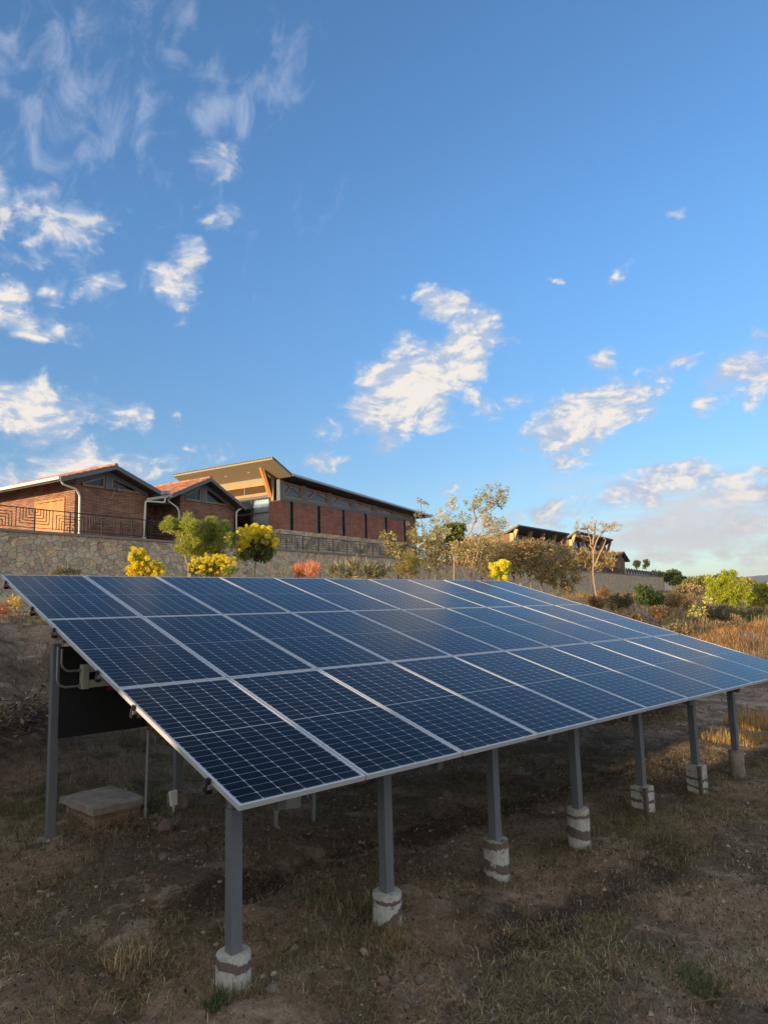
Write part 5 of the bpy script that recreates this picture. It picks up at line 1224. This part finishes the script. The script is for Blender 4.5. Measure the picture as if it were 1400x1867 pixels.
for px_, py_, n_, L_, pal_, r_, lb in ((395, 1840, 260, .13, [(.055, .085, .045), (.07, .10, .05)], .05, 'bright green weed tuft right below the nearest footing'), (235, 1760, 300, .22, DRY, .10, 'pale tall dry tuft left of the nearest footing'),
     (720, 1725, 260, .15, [(.34, .22, .12), (.28, .19, .10)], .06, 'tan spiky dry tuft in front of the second footing'), (1275, 1800, 500, .12, GRN+OLV[:1], .11, 'round green tuft at the lower right'),
     (1100, 1690, 420, .13, OLV+DRY[:1], .13, 'olive tuft in front of the fourth footing'), (1180, 1540, 500, .12, OLV, .22, 'low olive tuft in front of the fifth footing'),
     (600, 1640, 380, .12, OLV, .16, 'dark olive tuft between the first and second posts'), (40, 1470, 420, .16, GRN+OLV, .2, 'green grass clump left of the left rear post'),
     (660, 1660, 240, .16, OLV+DRY[:1], .08, 'upright grass tuft left of the second footing'), (1245, 1660, 300, .11, OLV+DRY, .15, 'sparse straw tuft right of the fourth footing')):
    p = hit(px_, py_); tussock(lb, p[0], p[1], n_, L_*.62, pal_, r_, .75, .0045)

for k, (x, kind) in enumerate(FOOT[:7]):       # growth round the feet
    tussock(['ragged grass ring round the nearest footing', 'grass ring round the second footing', 'sparse grass round the third footing', 'sparse grass round the fourth footing', 'grass round the first square footing', 'grass round the second square footing', 'dry grass round the bare concrete footing'][k],
            x-.02, .36, [420, 300, 160, 150, 160, 150, 150][k], [.11, .10, .07, .07, .07, .07, .08][k], OLV+DRY, .10, .6, .0045)

# stones
def stone(label, px, py, wpx, m='rock', flat=.7, seed=0):
    p = hit(px, py); D_ = float((p-CAM)@_fw); r = wpx*D_/F_PX/2*1.12
    import bmesh
    bm = bmesh.new(); bmesh.ops.create_icosphere(bm, subdivisions=3, radius=1.0)
    rs = random.Random(seed); ax = [Vector((rs.uniform(-1, 1), rs.uniform(-1, 1), rs.uniform(-1, 1))).normalized() for _ in range(9)]; dd = [rs.uniform(.55, .9) for _ in ax]
    for v in bm.verts:
        k = 1.0
        for a, d_ in zip(ax, dd):
            q = v.co.dot(a)
            if q > d_: v.co -= a*(q-d_)*.85
        v.co = Vector((v.co.x*r*rs.uniform(.99, 1.01), v.co.y*r*.85, v.co.z*r*flat))
    me = bpy.data.meshes.new('stone'); bm.to_mesh(me); bm.free(); me.materials.append(M[m])
    for pl in me.polygons: pl.use_smooth = True
    me.set_sharp_from_angle(angle=R(28))
    o = bpy.data.objects.new('stone', me); COL.objects.link(o)
    o.location = (p[0], p[1], H(p[0], p[1])+r*flat*.5); o.rotation_euler = (0, 0, rs.uniform(0, 6))
    return tag(o, label, 'stone', 'loose stones on the ground')
for a in (('large reddish round stone, left one of the close pair', 699, 1800, 25, 'red_rock', .95, 1), ('reddish round stone right of the largest one in the close pair', 721, 1792, 22, 'red_rock', .8, 2),
          ('round grey stone to the right of the reddish pair', 766, 1797, 17, 'rock', .8, 3), ('pale square block in the grass before the second footing', 664, 1748, 18, 'concrete', .8, 4),
          ('small pale stone left of the square block', 634, 1769, 14, 'rock', .8, 5), ('flat pale stone to the right of the nearest footing', 497, 1813, 24, 'rock', .55, 6),
          ('tiny pale stone lying near the lower edge centre', 743, 1845, 10, 'rock', .8, 7), ('squarish pink stone under the array left of the nearest post', 376, 1520, 18, 'red_rock', .9, 8),
          ('broad pink block of stone behind the nearest post', 306, 1518, 34, 'red_rock', .9, 9), ('small pale stone beside the second rear footing', 384, 1468, 14, 'rock', .7, 10),
          ('pale lump of stone left of the nearest post, mid grass', 98, 1637, 10, 'rock', .8, 11), ('tiny pale stone at left in the grass above the pale lump', 101, 1600, 8, 'rock', .8, 12),
          ('small round stone near the third front footing base', 931, 1490, 9, 'rock', .8, 13), ('grey stone at the left edge in the lower grass', 155, 1711, 9, 'rock', .8, 14),
          ('flat stone slab beside the sixth footing', 1302, 1440, 24, 'rock', .25, 15),
          ('reddish clod behind the second front post', 662, 1432, 26, 'red_rock', .7, 17)):
    stone(*a)
# thin dark stick lying at the lower right
p = hit(1260, 1838); q = hit(1335, 1836)
m_ = MB(); m_.tube([(0, 0, .012), ((q[0]-p[0])*.5, (q[1]-p[1])*.5+.01, .02), (q[0]-p[0], q[1]-p[1], .012)], [.006, .007, .004], 6)
o = m_.build('stick', M['deadwood']); o.location = (p[0], p[1], H(p[0], p[1])); tag(o, 'thin dark stick lying on the ground at the lower right', 'stick')

# ------------------------------------------------------------------ air
hm = bpy.data.materials.new('haze_air'); hm.use_nodes = True
hn = hm.node_tree.nodes; hn.remove(hn['Principled BSDF'])
pv = hn.new('ShaderNodeVolumePrincipled'); pv.inputs['Color'].default_value = (0.80, 0.87, 1.0, 1); pv.inputs['Density'].default_value = 6.5e-5; pv.inputs['Anisotropy'].default_value = 0.2
hm.node_tree.links.new(pv.outputs[0], hn['Material Output'].inputs['Volume'])
tag(MB().box(-9600, 9600, -9600, 9600, -60, 235).build('haze', hm), kind='stuff')
